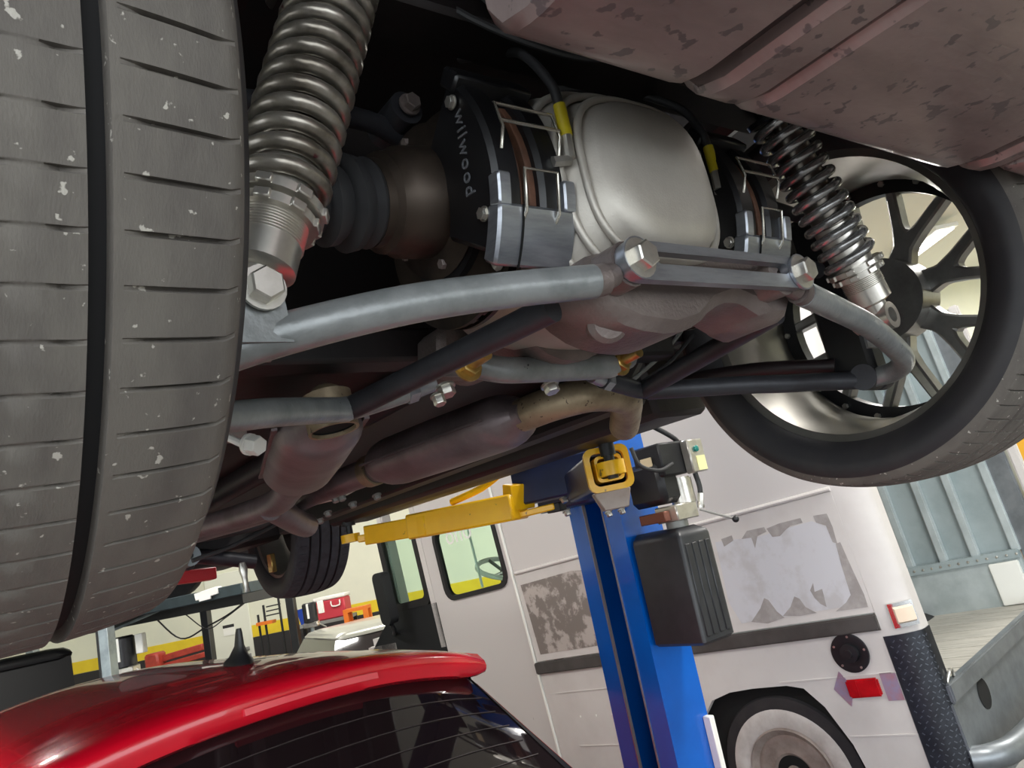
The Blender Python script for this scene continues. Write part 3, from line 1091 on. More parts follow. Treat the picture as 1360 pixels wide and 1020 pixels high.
# rear arm, its open end towards the camera
e = Vector((1.455, 1.485, 1.985))
ad = Vector((.56, .83, 0)).normalized()
rgt = ad.cross(Vector((0, 0, 1))).normalized()
b = bm_new()
frame_prism(b, rrect(-.060, .060, -.058, .058, .022), rrect(-.045, .045, -.043, .043, .016), e, rgt, (0, 0, 1), .02)
ra = obj('swing_arm', b, 'lift_yellow', col, label='short yellow arm with rounded open end')
b = bm_new()
frame_prism(b, rrect(-.052, .052, -.050, .046, .012), rrect(-.045, .045, -.043, .039, .010), e + ad * .012, rgt, (0, 0, 1), -.50)
obj('arm_tube', b, 'lift_navy', ra)
b = bm_new()
frame_prism(b, rrect(-.036, .036, -.034, .034, .012), rrect(-.028, .028, -.026, .026, .008), e - ad * .03, rgt, (0, 0, 1), -.09)
obj('inner_sleeve', b, 'lift_yellow', ra)
pp = e - ad * .055
b = lathe(bm_new(), pp + Vector((0, 0, -.022)), (0, 0, 1), [(0, .016), (0, .036), (.036, .036), (.036, .016)], 24, closed=True)
obj('adapter_ring', b, 'lift_yellow', ra)
b = lathe(bm_new(), pp, (0, 0, 1), [(-.03, .014), (.03, .014), (.03, .020), (.060, .020)], 16)
obj('pad_screw', b, 'lift_dark', ra)
b = bm_new()
prism(b, [(-.05, 0), (.05, 0), (.035, -.05), (-.03, -.05)], e + Vector((0, 0, -.056)), rgt, (0, 0, 1), -.05, bev=.003)
obj('stop_bracket', b, 'wheel_brown', ra)
for dx in (-.02, .015):
    obj('stop_bolt', hexbolt(bm_new(), e + rgt * dx + Vector((0, 0, -.108)) + ad * .02, (0, -.3, -1), .008, .014, 1.3), 'zinc', ra)

# power unit on the column
pu = thing('hydraulic_power_unit', 'black hydraulic pump with a ribbed plastic tank hung on the blue column', 'pump', (2.08, 1.88, 1.40))
b = bm_new()
rings(b, [[Vector((x, y, z)) for x, y in rrect(2.005 + i, 2.165 - i, 1.79 + max(i, 0), 2.015, .012, 3)] for z, i in ((1.405, .010), (1.415, 0), (1.75, 0), (1.765, .004), (1.785, .03))])
obj('reservoir', b, 'plastic_tank', pu, label='dark ribbed plastic reservoir')
for k in range(4):
    x0 = 2.022 + k * .034
    b = bm_new()
    box(b, (x0 + .012, 1.789, 1.58), (.024, .006, .30), bev=.0025)
    obj('reservoir_rib', b, 'plastic_tank', pu)
b = lathe(bm_new(), (2.09, 1.86, 1.78), (0, 0, 1), [(0, .038), (.03, .038), (.034, .03)], 24)
obj('neck', b, 'grey_metal', pu)
b = bm_new()
box(b, (2.09, 1.85, 1.835), (.11, .10, .055), bev=.004)
obj('valve_block', b, 'alu', pu)
b = lathe(bm_new(), (2.13, 1.84, 1.86), (0, 0, 1), [(0, .042), (.085, .042), (.085, .036), (.09, .036)], 28)
obj('motor_end', b, 'alu', pu)
b = bm_new()
box(b, (2.06, 1.90, 1.945), (.10, .17, .15), bev=.02)
obj('motor', b, 'plastic_black', pu)
b = bm_new()
box2(b, (2.02, 1.80, 1.96), (2.16, 1.93, 2.075), bev=.006)
obj('capacitor_box', b, 'plastic_black', pu)
b = bm_new()
box2(b, (2.13, 1.765, 1.955), (2.21, 1.80, 2.07), bev=.004)
cb = obj('control_box', b, 'alu', pu)
obj('button', lathe(bm_new(), (2.165, 1.766, 2.035), (0, -1, 0), [(0, .011), (.008, .011), (.010, .008)], 18), 'green_knob', cb, label='small green button')
b = bm_new()
box(b, (2.18, 1.7635, 1.985), (.045, .002, .05))
obj('sticker', b, 'label_yellow', cb)
b = bm_new()
box(b, (2.0155, 1.865, 2.0), (.004, .05, .07))
obj('rating_plate', b, 'label_cream', pu)
b = bm_new()
box(b, (2.02, 1.89, 1.83), (.03, .12, .035), bev=.003)
obj('mount_bracket', b, 'copper', pu)
b = tube(bm_new(), [(2.14, 1.79, 1.83), (2.17, 1.74, 1.80), (2.20, 1.70, 1.775)], .004, 8, k=0)
lv = obj('release_lever', b, 'grey_metal', pu)
b = bm_new()
bmesh.ops.create_uvsphere(b, u_segments=14, v_segments=10, radius=.012)
b.transform(Matrix.Translation((2.20, 1.70, 1.775)))
obj('lever_knob', b, 'plastic_black', lv)
b = tube(bm_new(), [at(843, 556, Y=1.84), at(870, 568, Y=1.83), at(895, 582, Y=1.82), at(903, 592, Y=1.84)], .009, 10)
obj('power_cable', b, 'rubber', pu)
b = tube(bm_new(), [at(838, 595, Y=1.80), at(850, 618, Y=1.79), at(875, 625, Y=1.78), at(893, 616, Y=1.79)], .007, 10)
obj('power_cable', b, 'rubber', pu)
b = tube(bm_new(), [(2.175, 1.80, 1.955), (2.18, 1.80, 1.90), (2.16, 1.80, 1.85)], .009, 10)
obj('pressure_hose', b, 'rubber', pu)
obj('hose_fitting', hexbolt(bm_new(), (2.16, 1.80, 1.835), (.1, -.2, 1), .012, .05, 1.1), 'zinc', pu)

# ------------------------------------------------------------------ step van
VO = Vector((3.50333444, 2.78100301, 0.40255021))
VF = Vector((-0.10073749, 0.99281844, -0.06452519))
VU = Vector((-0.03314869, 0.06146978, 0.99755833))
VS = Vector((0.99436066, 0.10263045, 0.02671832))
VR = Matrix((VF, VS, VU)).transposed()      # local x = forward, y = away side, z = up (left-handed set fixed below)
van = thing('step_van', 'off-white step van with primer patches, its rear door open, parked behind the lift', 'van', VO)


def V(a, s, u):
    return VO + VF * a + VS * s + VU * u


def vbox(b, lo, hi, bev=0.):
    lo, hi = Vector(lo), Vector(hi)
    t = bmesh.new()
    bmesh.ops.create_cube(t, size=1)
    for v in t.verts:
        v.co = Vector((v.co.x * (hi.x - lo.x), v.co.y * (hi.y - lo.y), v.co.z * (hi.z - lo.z))) + (lo + hi) / 2
    if bev:
        bmesh.ops.bevel(t, geom=list(t.edges), offset=bev, segments=2, affect='EDGES')
    for v in t.verts:
        v.co = V(v.co.x, v.co.y, v.co.z)
    bmesh.ops.recalc_face_normals(t, faces=t.faces)
    merge(b, t)
    return b


def vplate(b, poly, s0, s1, bev=0.):
    """polygon in the side plane (a,u), from s0 to s1 (s0 < s1 away from the camera)"""
    t = bmesh.new()
    A = [t.verts.new(V(p[0], s0, p[1])) for p in poly]
    B = [t.verts.new(V(p[0], s1, p[1])) for p in poly]
    n = len(poly)
    t.faces.new(A)
    t.faces.new(B[::-1])
    for i in range(n):
        t.faces.new((A[i], B[i], B[(i + 1) % n], A[(i + 1) % n]))
    bmesh.ops.recalc_face_normals(t, faces=t.faces)
    if bev:
        bmesh.ops.bevel(t, geom=list(t.edges), offset=bev, segments=1, affect='EDGES')
    merge(b, t)
    return b


RE, FR, TOP, WID = -.73, 3.55, 2.25, 1.95
part = lambda n, b, m, p=None, l=None: obj(n, b, m, p or van, l)
part('side_panel', vplate(bm_new(), [(RE, 1.34), (1.640, 1.34), (1.640, TOP), (RE, TOP)], 0, .03, .003), 'van_marks')
part('side_panel', vplate(bm_new(), [(RE, .745), (1.640, .745), (1.640, 1.334), (RE, 1.334)], 0, .03, .003), 'van_white')
def vloc(x, y):
    d = FWD + RGT * ((x - 680) / F_PX) - UPV * ((y - 510) / F_PX)
    P = CAM + d * ((VO - CAM).dot(VS) / d.dot(VS)) - VO
    return (P.dot(VF), P.dot(VU))


for k_, pts in enumerate((((985, 716), (992, 705), (1015, 700), (1018, 706), (1006, 712), (1003, 728), (998, 714)),
                         ((1018, 702), (1035, 695), (1063, 688), (1066, 694), (1050, 698), (1043, 704), (1036, 712), (1026, 713)),
                         ((1080, 685), (1098, 682), (1106, 700), (1112, 722), (1106, 720), (1097, 698), (1084, 694)),
                         ((1110, 722), (1116, 720), (1132, 756), (1148, 790), (1153, 806), (1110, 812), (1124, 800), (1130, 790), (1118, 752)),
                         ((998, 826), (1010, 808), (1015, 794), (1021, 797), (1032, 812), (1042, 820), (1020, 828)),
                         ((1040, 818), (1050, 806), (1055, 792), (1062, 795), (1070, 806), (1085, 814), (1062, 818)),
                         ((1076, 784), (1080, 774), (1082, 786), (1092, 782), (1098, 806), (1090, 802), (1082, 794)),
                         ((958, 716), (972, 711), (974, 718), (962, 726)))):
    part('primer_patch', vplate(bm_new(), [vloc(*q_) for q_ in pts], -.0015, .003), 'van_primer_grey', None, 'grey primer patch')
part('primer_patch', vplate(bm_new(), [vloc(*q_) for q_ in ((950, 720), (1010, 712), (1078, 692), (1100, 700), (1140, 792), (1120, 806), (985, 828), (968, 800))], -.0008, .003), 'van_primer', None, 'large sanded pale patch')
part('primer_patch', vplate(bm_new(), [(.95, .79), (1.585, .79), (1.60, 1.26), (1.1, 1.27), (.95, 1.25)], -.0015, .003), 'van_primer_heavy', None, 'rubbed grey primer patch')
for u0, a0, a1 in ((1.345, RE, 1.62),):
    b = bm_new()
    t_ = [V(a0, -.002, u0), V(a1, -.002, u0)]
    tube(b, t_, .012, 8, k=0)
    part('ridge', b, 'van_white')
b = bm_new()
vbox(b, (RE, -.022, .668), (1.655, .01, .742), .006)
part('rub_strip', b, 'van_strip')
# lower panel with wheel arch
ar = [(.50, -.12), (.49, .10), (.44, .30), (.33, .41), (.20, .445), (.05, .455), (-.15, .455), (-.24, .435), (-.32, .34), (-.40, .16), (-.44, -.02), (-.45, -.12)]
part('lower_panel', vplate(bm_new(), [(1.640, -.12), (1.640, .664), (RE, .664), (RE, -.12)] + ar[::-1], 0, .03), 'van_white')
for u0, a0, a1 in ((.195, .62, 1.45), (.195, RE, -.40), (.53, .60, 1.53), (.47, RE, -.12)):
    b = bm_new()
    vbox(b, (a0, -.004, u0), (a1, .002, u0 + .006))
    part('seam', b, 'van_white')
for a in (1.36, 1.22, 1.08):
    b = bm_new()
    vbox(b, (a, -.006, .37), (a + .014, 0, .385), .003)
    part('rivet', b, 'label_white')
b = bm_new()
vbox(b, (1.646, -.008, -.1), (1.662, .01, TOP))
part('door_trim', b, 'label_white')
b = bm_new()
vbox(b, (-.45, .06, -.12), (.52, .45, .50))
part('wheel_well', b, 'hole')
# sliding door with window
wo, wi = rrect(1.70, 2.44, 1.27, 1.83, .10), rrect(1.735, 2.405, 1.305, 1.795, .07)


def vframe(b, outer, inner, s0, s1):
    n = len(outer)
    P = lambda p, s: b.verts.new(V(p[0], s, p[1]))
    oa, ob, ia, ib = [P(p, s0) for p in outer], [P(p, s1) for p in outer], [P(p, s0) for p in inner], [P(p, s1) for p in inner]
    for i in range(n):
        j = (i + 1) % n
        b.faces.new((oa[i], ia[i], ia[j], oa[j]))
        b.faces.new((ob[i], ob[j], ib[j], ib[i]))
        b.faces.new((oa[i], oa[j], ob[j], ob[i]))
        b.faces.new((ia[i], ib[i], ib[j], ia[j]))
    return b


def skin_with_hole(b, a0, a1, u0, u1, hole, s0, s1):
    """rectangular skin around a rounded hole"""
    h0, h1 = min(p[0] for p in hole), max(p[0] for p in hole)
    k0, k1 = min(p[1] for p in hole), max(p[1] for p in hole)
    outer = []
    for p in hole:
        fx, fy = (p[0] - h0) / (h1 - h0), (p[1] - k0) / (k1 - k0)
        dx, dy = fx - .5, fy - .5
        m = max(abs(dx), abs(dy))
        outer.append((a0 + (a1 - a0) * (.5 + dx / m * .5), u0 + (u1 - u0) * (.5 + dy / m * .5)))
    return vframe(b, outer, hole, s0, s1)


part('cab_door', skin_with_hole(bm_new(), 1.666, 2.585, -.10, TOP, wo, 0, .03), 'van_marks')
dw = part('door_window', vframe(bm_new(), wo, wi, -.012, .035), 'rubber_seal')
obj('pane', vplate(bm_new(), wi, .010, .016), 'glass', dw)
tb = text_bm('ono', .20, .001, V(2.13, .004, 1.735), -VF, VU, 1.0)
obj('window_lettering', tb, 'label_white', dw, label='partly hidden white lettering')
b = bm_new()
vbox(b, (2.02, .018, 1.31), (2.035, .03, 1.79))
obj('slider_bar', b, 'label_white', dw)
# cab front quarter: black-framed quarter window, dark cowl below
b = bm_new()
vbox(b, (2.59, .0, .95), (2.66, .04, TOP), .004)
part('front_pillar', b, 'van_white')
qo, qi = rrect(2.66, 3.20, 1.29, 1.95, .05), rrect(2.71, 3.14, 1.35, 1.90, .04)
qw = part('quarter_window', vframe(bm_new(), qo, qi, -.005, .035), 'rubber_seal')
obj('pane', vplate(bm_new(), qi, .010, .016), 'glass', qw)
part('cowl_panel', vplate(bm_new(), [(2.59, -.1), (3.75, -.1), (3.75, .95), (3.45, 1.15), (3.22, 1.29), (2.59, 1.29)], 0, .03), 'mirror_black')
# off side, roof, cab floor, bulkhead-free interior
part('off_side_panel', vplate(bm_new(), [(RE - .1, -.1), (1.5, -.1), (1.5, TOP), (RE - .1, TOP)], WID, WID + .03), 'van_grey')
part('off_side_door', skin_with_hole(bm_new(), 1.5, 3.3, -.1, TOP, rrect(1.58, 3.15, 1.15, 1.98, .06), WID, WID + .03), 'van_white')
b = bm_new()
vbox(b, (RE - .1, 0, TOP), (3.2, WID + .03, TOP + .05), .01)
part('roof', b, 'van_white')
b = bm_new()
vbox(b, (1.5, .03, .28), (3.4, WID, .32))
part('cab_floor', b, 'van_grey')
b = bm_new()
vbox(b, (3.2, .0, -.05), (3.75, WID, 1.12), .06)
part('hood', b, 'van_white')
for s0 in (.1, 1.84):
    b = bm_new()
    vbox(b, (3.14, s0 - .05, 1.12), (3.22, s0 + .05, TOP), .01)
    part('windshield_post', b, 'van_white')
# steering wheel
c = V(2.28, .50, 1.40)
ax = (VF * -.45 + VU * .9).normalized()
u, v = frame(ax)
b = tube(bm_new(), circle(c, u, v, .22, 40), .019, 8, k=0, closed=True)
sw = part('steering_wheel', b, 'label_white')
b = bm_new()
for k in range(3):
    a = 2 * PI * k / 3
    cyl(b, c - ax * .03, c + u * (.22 * math.cos(a)) + v * (.22 * math.sin(a)), .014, n=8)
cyl(b, c - ax * .05, c + ax * .005, .035, n=16)
obj('wheel_hub', b, 'grey_metal', sw)
b = bm_new()
cyl(b, c - ax * .05, c - ax * .45, .025, n=12)
obj('steering_column', b, 'plastic_black', sw)
b = bm_new()
vbox(b, (1.9, .45, .32), (1.95, .5, 1.9))
part('cab_post', b, 'plastic_black')
# mirror
b = bm_new()
rings(b, [[V(a, s, u_) for a, u_ in rrect(2.93, 3.07, 1.22, 1.63, .05, 3)] for s in (-.21, -.13)])
mi = part('mirror', b, 'mirror_black')
b = tube(bm_new(), [V(3.0, -.17, 1.22), V(3.05, -.12, 1.16), V(3.25, .0, 1.13)], .018, 10)
obj('mirror_arm', b, 'mirror_black', mi)
# rear corner post (rounded), lamp, diamond plate
SC = .075


def corner(u0, u1, off=0., r=.16, k=8, t=.02):
    b = bm_new()
    prof = [(RE, 0)] + [(RE - r * math.sin(PI / 2 * i / k), SC - SC * math.cos(PI / 2 * i / k)) for i in range(1, k + 1)] + [(RE - r, SC + .06)]
    out = [(a - off * (1 if i else 0), s - off) for i, (a, s) in enumerate(prof)]
    inn = [(a + t, s + t) for a, s in prof]
    lp = out + inn[::-1]
    rings(b, [[V(a, s, u0) for a, s in lp], [V(a, s, u1) for a, s in lp]])
    return b


part('corner_post', corner(.645, TOP), 'van_white')
part('corner_post', corner(-.1, .645), 'van_white')
dp = part('diamond_plate', corner(-.10, .635, .006), 'diamond', None, 'black chequer plate corner guard')
b = bm_new()
for i in range(30):
    for j in range(7):
        u0 = -.09 + i * .0241
        t = (j + .5 + .5 * (i % 2)) / 7.5
        a_ = RE - .16 * math.sin(PI / 2 * t) - .006
        s_ = SC - SC * math.cos(PI / 2 * t) - .006
        tx = Vector((-.16 * math.cos(PI / 2 * t), SC * math.sin(PI / 2 * t))).normalized()
        P0 = V(a_, s_, u0)
        dv = VF * tx.x + VS * tx.y
        nr = VF * -tx.y + VS * tx.x
        q = dv * .005 + VU * (.004 if (i + j) % 2 else -.004)
        bar(b, P0 - q, P0 + q, .004, .004, up=nr)
obj('tread_lugs', b, 'diamond_lug', dp, kind='stuff')
b = bm_new()
pl = lambda t: (RE - .16 * math.sin(PI / 2 * t) - .004, SC - SC * math.cos(PI / 2 * t) - .004)
rings(b, [[V(pl(t)[0], pl(t)[1], u_) for u_ in (.665, .775)] + [V(pl(t)[0] - .012, pl(t)[1] - .012, u_) for u_ in (.775, .665)] for t in (.22, .4, .6, .8)])
ml_ = part('marker_lamp', b, 'chrome')
b = bm_new()
rings(b, [[V(pl(t)[0] - .012, pl(t)[1] - .012, u_) for u_ in (.682, .758)] + [V(pl(t)[0] - .024, pl(t)[1] - .024, u_) for u_ in (.75, .69)] for t in (.30, .45, .6, .72)])
obj('lens', b, 'amber', ml_)
# fuel filler, lamp, reflectors
b = lathe(bm_new(), V(-.545, -.001, .58), -VS, [(0, .0), (0, .092), (.008, .092), (.010, .085), (.004, .055), (.004, 0)], 36, cap=False)
ff = part('fuel_filler', b, 'plastic_black')
obj('filler_cap', lathe(bm_new(), V(-.545, -.003, .58), -VS, [(0, .045), (.02, .043), (.022, .02), (.03, .018)], 24), 'plastic_black', ff)
for k in range(5):
    a = 2 * PI * k / 5 + .5
    obj('filler_screw', cyl(bm_new(), V(-.545 + .077 * math.cos(a), -.008, .58 + .077 * math.sin(a)), V(-.545 + .077 * math.cos(a), -.012, .58 + .077 * math.sin(a)), .006, n=8), 'zinc', ff)
b = bm_new()
vbox(b, (-.635, -.022, .375), (-.475, .002, .460), .008)
sl = part('side_lamp', b, 'lens_red', None, 'red side marker lamp')
b = bm_new()
vbox(b, (-.530, -.024, .380), (-.527, -.01, .455))
obj('lens_seam', b, 'lens_red', sl)
part('reflector', vplate(bm_new(), [(-.40, .42), (-.455, .50), (-.50, .42), (-.46, .335)], -.004, .002), 'reflector')
b = bm_new()
vbox(b, (-.722, -.004, .35), (-.648, .002, .475))
part('reflector', b, 'reflector')
# interior seen through the open rear
b = bm_new()
vbox(b, (RE - .15, .08, .30), (1.5, WID, .33))
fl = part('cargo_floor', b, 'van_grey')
for k in range(9):
    b = bm_new()
    s0 = .10 + k * .203
    vbox(b, (RE - .13, s0, .33), (1.4, s0 + .198, .345), .002)
    obj('floor_plank', b, 'van_floor_wood', fl)
for a0 in (-.86, -.62, -.42, -.20, .05, .30, .55):
    b = bm_new()
    vbox(b, (a0, WID - .045, .66), (a0 + .05, WID, TOP), .006)
    part('wall_rib', b, 'van_grey_light')
b = bm_new()
vbox(b, (RE - .12, WID - .06, .30), (1.4, WID - .01, .64), .004)
part('kick_panel', b, 'van_grey_light')
b = bm_new()
vbox(b, (RE - .12, WID - .075, .62), (1.4, WID - .01, .675), .004)
rr_ = part('rivet_rail', b, 'van_grey')
for k in range(16):
    a0 = -.84 + k * .058
    obj('rivet', lathe(bm_new(), V(a0, WID - .075, .648), -VS, [(0, .009), (.004, .007), (.006, .001)], 8), 'zinc', rr_)
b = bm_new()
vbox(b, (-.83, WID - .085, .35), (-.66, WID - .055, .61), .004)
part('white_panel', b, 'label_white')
# sill, bumper
b = bm_new()
vbox(b, (RE - .185, .06, .30), (RE - .14, WID, .385), .008)
part('sill_channel', b, 'steel_sill')
b = bm_new()
vbox(b, (RE - .170, .05, -.12), (RE - .145, WID, .30), .004)
rp = part('rear_panel', b, 'steel_sill')
b = lathe(bm_new(), V(RE - .1715, .43, .235), -VF, [(0, .0), (0, .07), (.002, .07), (.002, 0)], 28, cap=False)
obj('panel_shade_disc', b, 'hole', rp)  # flat black disc, shade of a hole put into its colour
b = bm_new()
tube(b, [V(RE - .15, .08, .06), V(RE - .22, .12, .055), V(RE - .28, .25, .05), V(RE - .31, .6, .05), V(RE - .32, 1.0, .05), V(RE - .30, 1.6, .05), V(RE - .20, 1.85, .05)], .055, 12, k=5)
part('bumper', b, 'steel_sill')
b = tube(bm_new(), [V(RE - .16, .10, .385), V(RE - .18, .14, .43), V(RE - .16, .20, .385)], .008, 8)
part('door_hook', b, 'zinc')
# door edge on the far side
b = bm_new()
vbox(b, (RE - .25, WID - .02, .30), (RE - .12, WID + .06, TOP), .01)
part('door_post', b, 'steel_sill')
b = bm_new()
vbox(b, (RE - .32, WID + .0, .30), (RE - .26, WID + .05, TOP), .01)
part('door_edge', b, 'van_white')
# rear wheel with whitewall
def van_wheel(a, s, sg):
    O = V(a, s, 0)
    b = lathe(bm_new(), O, -VS * sg, [(-.10, .26), (-.11, .38), (-.07, .415), (.05, .415), (.095, .39), (.105, .33), (.10, .245), (.09, .24)], 64, closed=True)
    w = part('wheel', b, 'sidewall')
    b = lathe(bm_new(), O, -VS * sg, [(.095, .235), (.103, .25), (.1085, .29), (.1085, .325), (.104, .335)], 64, cap=False)
    obj('whitewall', b, 'whitewall', w)
    b = lathe(bm_new(), O, -VS * sg, [(.097, .240), (.112, .232), (.104, .222), (.085, .200), (.092, .17), (.082, .15), (.09, .11), (.075, .09), (.06, .05), (.09, .045), (.095, .0)], 56, cap=False)
    obj('wheel_disc', b, 'wheel_brown', w)
    b = bm_new()
    return w


van_wheel(0, .14, 1)
van_wheel(0, WID - .14, -1)
van_wheel(2.95, .14, 1)

# ------------------------------------------------------------------ red car under the lift
RO = Vector((.65, 1.90, 0))
RF = Vector((-.087, .996, 0)).normalized()
RL = Vector((RF.y, -RF.x, 0))
red = thing('red_car', 'red hatchback parked below the lifted car, roof antenna and spoiler towards us', 'car', RO)


def Q(u, v, z):
    return RO + RL * u + RF * v + Vector((0, 0, z))


HWR = .62


def roof_z(u, v):
    k = 1 - min(1, abs(u) / .66) ** 2.2
    z = 1.54 + .11 * k
    e = max(0, min(1, (v + .07) / .55))
    z += .034 * math.sin(e * PI / 2) * (.4 + .6 * k)
    if v > 1.25:
        z -= .22 * ((v - 1.25) / .9) ** 2
    return z


def trail(u):
    return -.07 + .07 * (abs(u) / HWR) ** 2.0


def half(v):
    return HWR + .012 * math.sin(min(1, max(0, v) / 1.8) * PI)


b = bm_new()
NU, NV = 28, 30
top, bot = [], []
for j in range(NV + 1):
    row, rowb = [], []
    for i in range(NU + 1):
        tu = -1 + 2 * i / NU
        v0 = trail(tu * HWR) + .12
        v = v0 + (2.05 - v0) * j / NV
        u = tu * half(v)
        row.append(b.verts.new(Q(u, v, roof_z(u, v))))
        rowb.append(b.verts.new(Q(u, v, roof_z(u, v) - .035)))
    top.append(row)
    bot.append(rowb)
for G in (top, bot):
    for j in range(NV):
        for i in range(NU):
            b.faces.new((G[j][i], G[j][i + 1], G[j + 1][i + 1], G[j + 1][i]))
for j in range(NV):
    for i in (0, NU):
        b.faces.new((top[j][i], top[j + 1][i], bot[j + 1][i], bot[j][i]))
for j in (0, NV):
    for i in range(NU):
        b.faces.new((top[j][i], top[j][i + 1], bot[j][i + 1], bot[j][i]))
obj('roof', b, 'red_paint', red, smooth=60)
# spoiler: a lip with a rounded rear face
b = bm_new()
rs = []
for i in range(41):
    tu = -1 + 2 * i / 40
    u = tu * (HWR + .012)
    e_ = max(0., 1 - abs(tu) ** 14)
    v0 = trail(u)
    z0 = roof_z(u, v0) - .012 * (1 - e_)
    th = .060 * (.35 + .65 * e_)
    prof = [(.26, roof_z(u, v0 + .26) + .001), (.19, roof_z(u, v0 + .19) + .006), (.08, roof_z(u, v0 + .08) + .006), (.012, z0 + .002), (.0, z0 - .012), (.002, z0 - th * .6), (.010, z0 - th), (.03, z0 - th - .008), (.12, z0 - th), (.26, z0 - .02)]
    rs.append([Q(u, v0 + p * (.4 + .6 * e_), z) for p, z in prof])
rings(b, rs)
sp = obj('spoiler', b, 'red_paint', red, smooth=50)
# high brake lamp
b = bm_new()
rs = []
for i in range(13):
    u = -.10 + .34 * i / 12
    v0 = trail(u)
    z0 = roof_z(u, v0)
    rs.append([Q(u, v0 + .012, z0 - .026), Q(u, v0 - .008, z0 - .028), Q(u, v0 - .010, z0 - .042), Q(u, v0 + .012, z0 - .045)])
rings(b, rs)
obj('brake_lamp', b, 'red_lens', red, label='high-mounted red brake lamp')
# rear glass and pillars
def gl(u, t):
    """rear glass: t 0 top (under the spoiler) .. 1 bottom"""
    return Q(u * (1 + .20 * t), trail(u) * (1 - .3 * t) + .05 - .50 * t, roof_z(u, 0) * (1 - t) - .062 * (1 - t) + 1.02 * t)


b = bm_new()
rs = []
NT_ = 8
for i in range(25):
    u = -.60 + 1.20 * i / 24
    rs.append([gl(u, j / NT_) for j in range(NT_ + 1)])
va = [[b.verts.new(p) for p in r] for r in rs]
vb = [[b.verts.new(p - Vector((0, 0, .006)) + RF * .006) for p in r] for r in rs]
for G in (va, vb):
    for i in range(24):
        for j in range(NT_):
            b.faces.new((G[i][j], G[i + 1][j], G[i + 1][j + 1], G[i][j + 1]))
rg = obj('rear_glass', b, 'glass_dark', red, smooth=60)
for k in range(11):
    t = .12 + k * .075
    b = tube(bm_new(), [gl(-.56 + 1.12 * i / 12, t) + Vector((0, -.002, .0016)) for i in range(13)], .0011, 4, k=0)
    obj('heater_line', b, 'strap', rg)
for sg in (-1, 1):
    b = bm_new()
    rs = []
    for j in range(9):
        t = -.05 + 1.08 * j / 8
        c0, c1 = gl(sg * .595, t), gl(sg * .655, t)
        rs.append([c0 + Vector((0, 0, .004)), c0 + Vector((0, 0, -.02)), c1 + RF * .06 + Vector((0, 0, -.03)), c1 + RF * .05])
    rings(b, rs)
    obj('glass_trim', b, 'black_car', red)
    b = bm_new()
    rs = []
    for j in range(9):
        t = .02 + 1.0 * j / 8
        c0, c1 = gl(sg * .652, t) + RF * .045, gl(sg * .69, t) + RF * .12
        rs.append([c0, c0 + Vector((0, 0, -.03)), c1 + Vector((0, 0, -.05)), c1 - RL * (sg * .08) + RF * .4 + Vector((0, 0, -.02)), c1])
    rings(b, rs)
    obj('pillar', b, 'red_paint', red)
# lower body, side windows, wheels
def section(v):
    """half-width at belt, sill height etc. along the car"""
    w = .86 - .10 * max(0, (v - 2.9) / .9) ** 2 - .08 * max(0, (-.45 - v) / .3)
    return w


b = bm_new()
rs = []
for v, zt in ((-.62, .55), (-.60, .80), (-.54, 1.0), (-.45, 1.03), (0, 1.04), (.8, 1.04), (1.8, 1.02), (2.4, .98), (2.9, .90), (3.3, .80), (3.45, .62)):
    w = section(v)
    rs.append([Q(-w * .94, v, zt), Q(-w, v, zt - .10 if zt > .7 else zt * .8), Q(-w, v, .42), Q(-w * .95, v, .24), Q(w * .95, v, .24), Q(w, v, .42), Q(w, v, zt - .10 if zt > .7 else zt * .8), Q(w * .94, v, zt)])
rings(b, rs)
obj('lower_body', b, 'red_paint', red, smooth=35)
for sg in (-1, 1):
    b = bm_new()
    rs = []
    for v in (.08, .3, .8, 1.3, 1.75, 2.05):
        zt = roof_z(HWR, v) - .02
        rs.append([Q(sg * (half(v) + .0), v, zt), Q(sg * .70, v + (.2 if v > 1.9 else 0), 1.03), Q(sg * .68, v + (.2 if v > 1.9 else 0), 1.03), Q(sg * (half(v) - .02), v, zt)])
    rings(b, rs)
    obj('side_window', b, 'glass_dark', red)
    for v in (.25, 2.75):
        b = lathe(bm_new(), Q(sg * .78, v, .315), RL * sg, [(-.11, .20), (-.10, .30), (-.06, .315), (.06, .315), (.09, .30), (.095, .20)], 40)
        w_ = obj('wheel', b, 'sidewall', red)
        obj('wheel_disc', lathe(bm_new(), Q(sg * .78, v, .315), RL * sg, [(.08, .21), (.095, .205), (.08, .16), (.09, .06), (.09, 0)], 32, cap=False), 'rim', w_)
b = bm_new()
rs = [[Q(u, 2.05 + .0, roof_z(u, 2.05) - .01) for u in (-.6, -.3, 0, .3, .6)] + [Q(u, 2.0, roof_z(u, 2.05) - .03) for u in (.6, .3, 0, -.3, -.6)],
      [Q(u * 1.2, 2.65, 1.0) for u in (-.6, -.3, 0, .3, .6)] + [Q(u * 1.2, 2.6, .98) for u in (.6, .3, 0, -.3, -.6)]]
rings(b, rs)
obj('windshield', b, 'glass_dark', red)
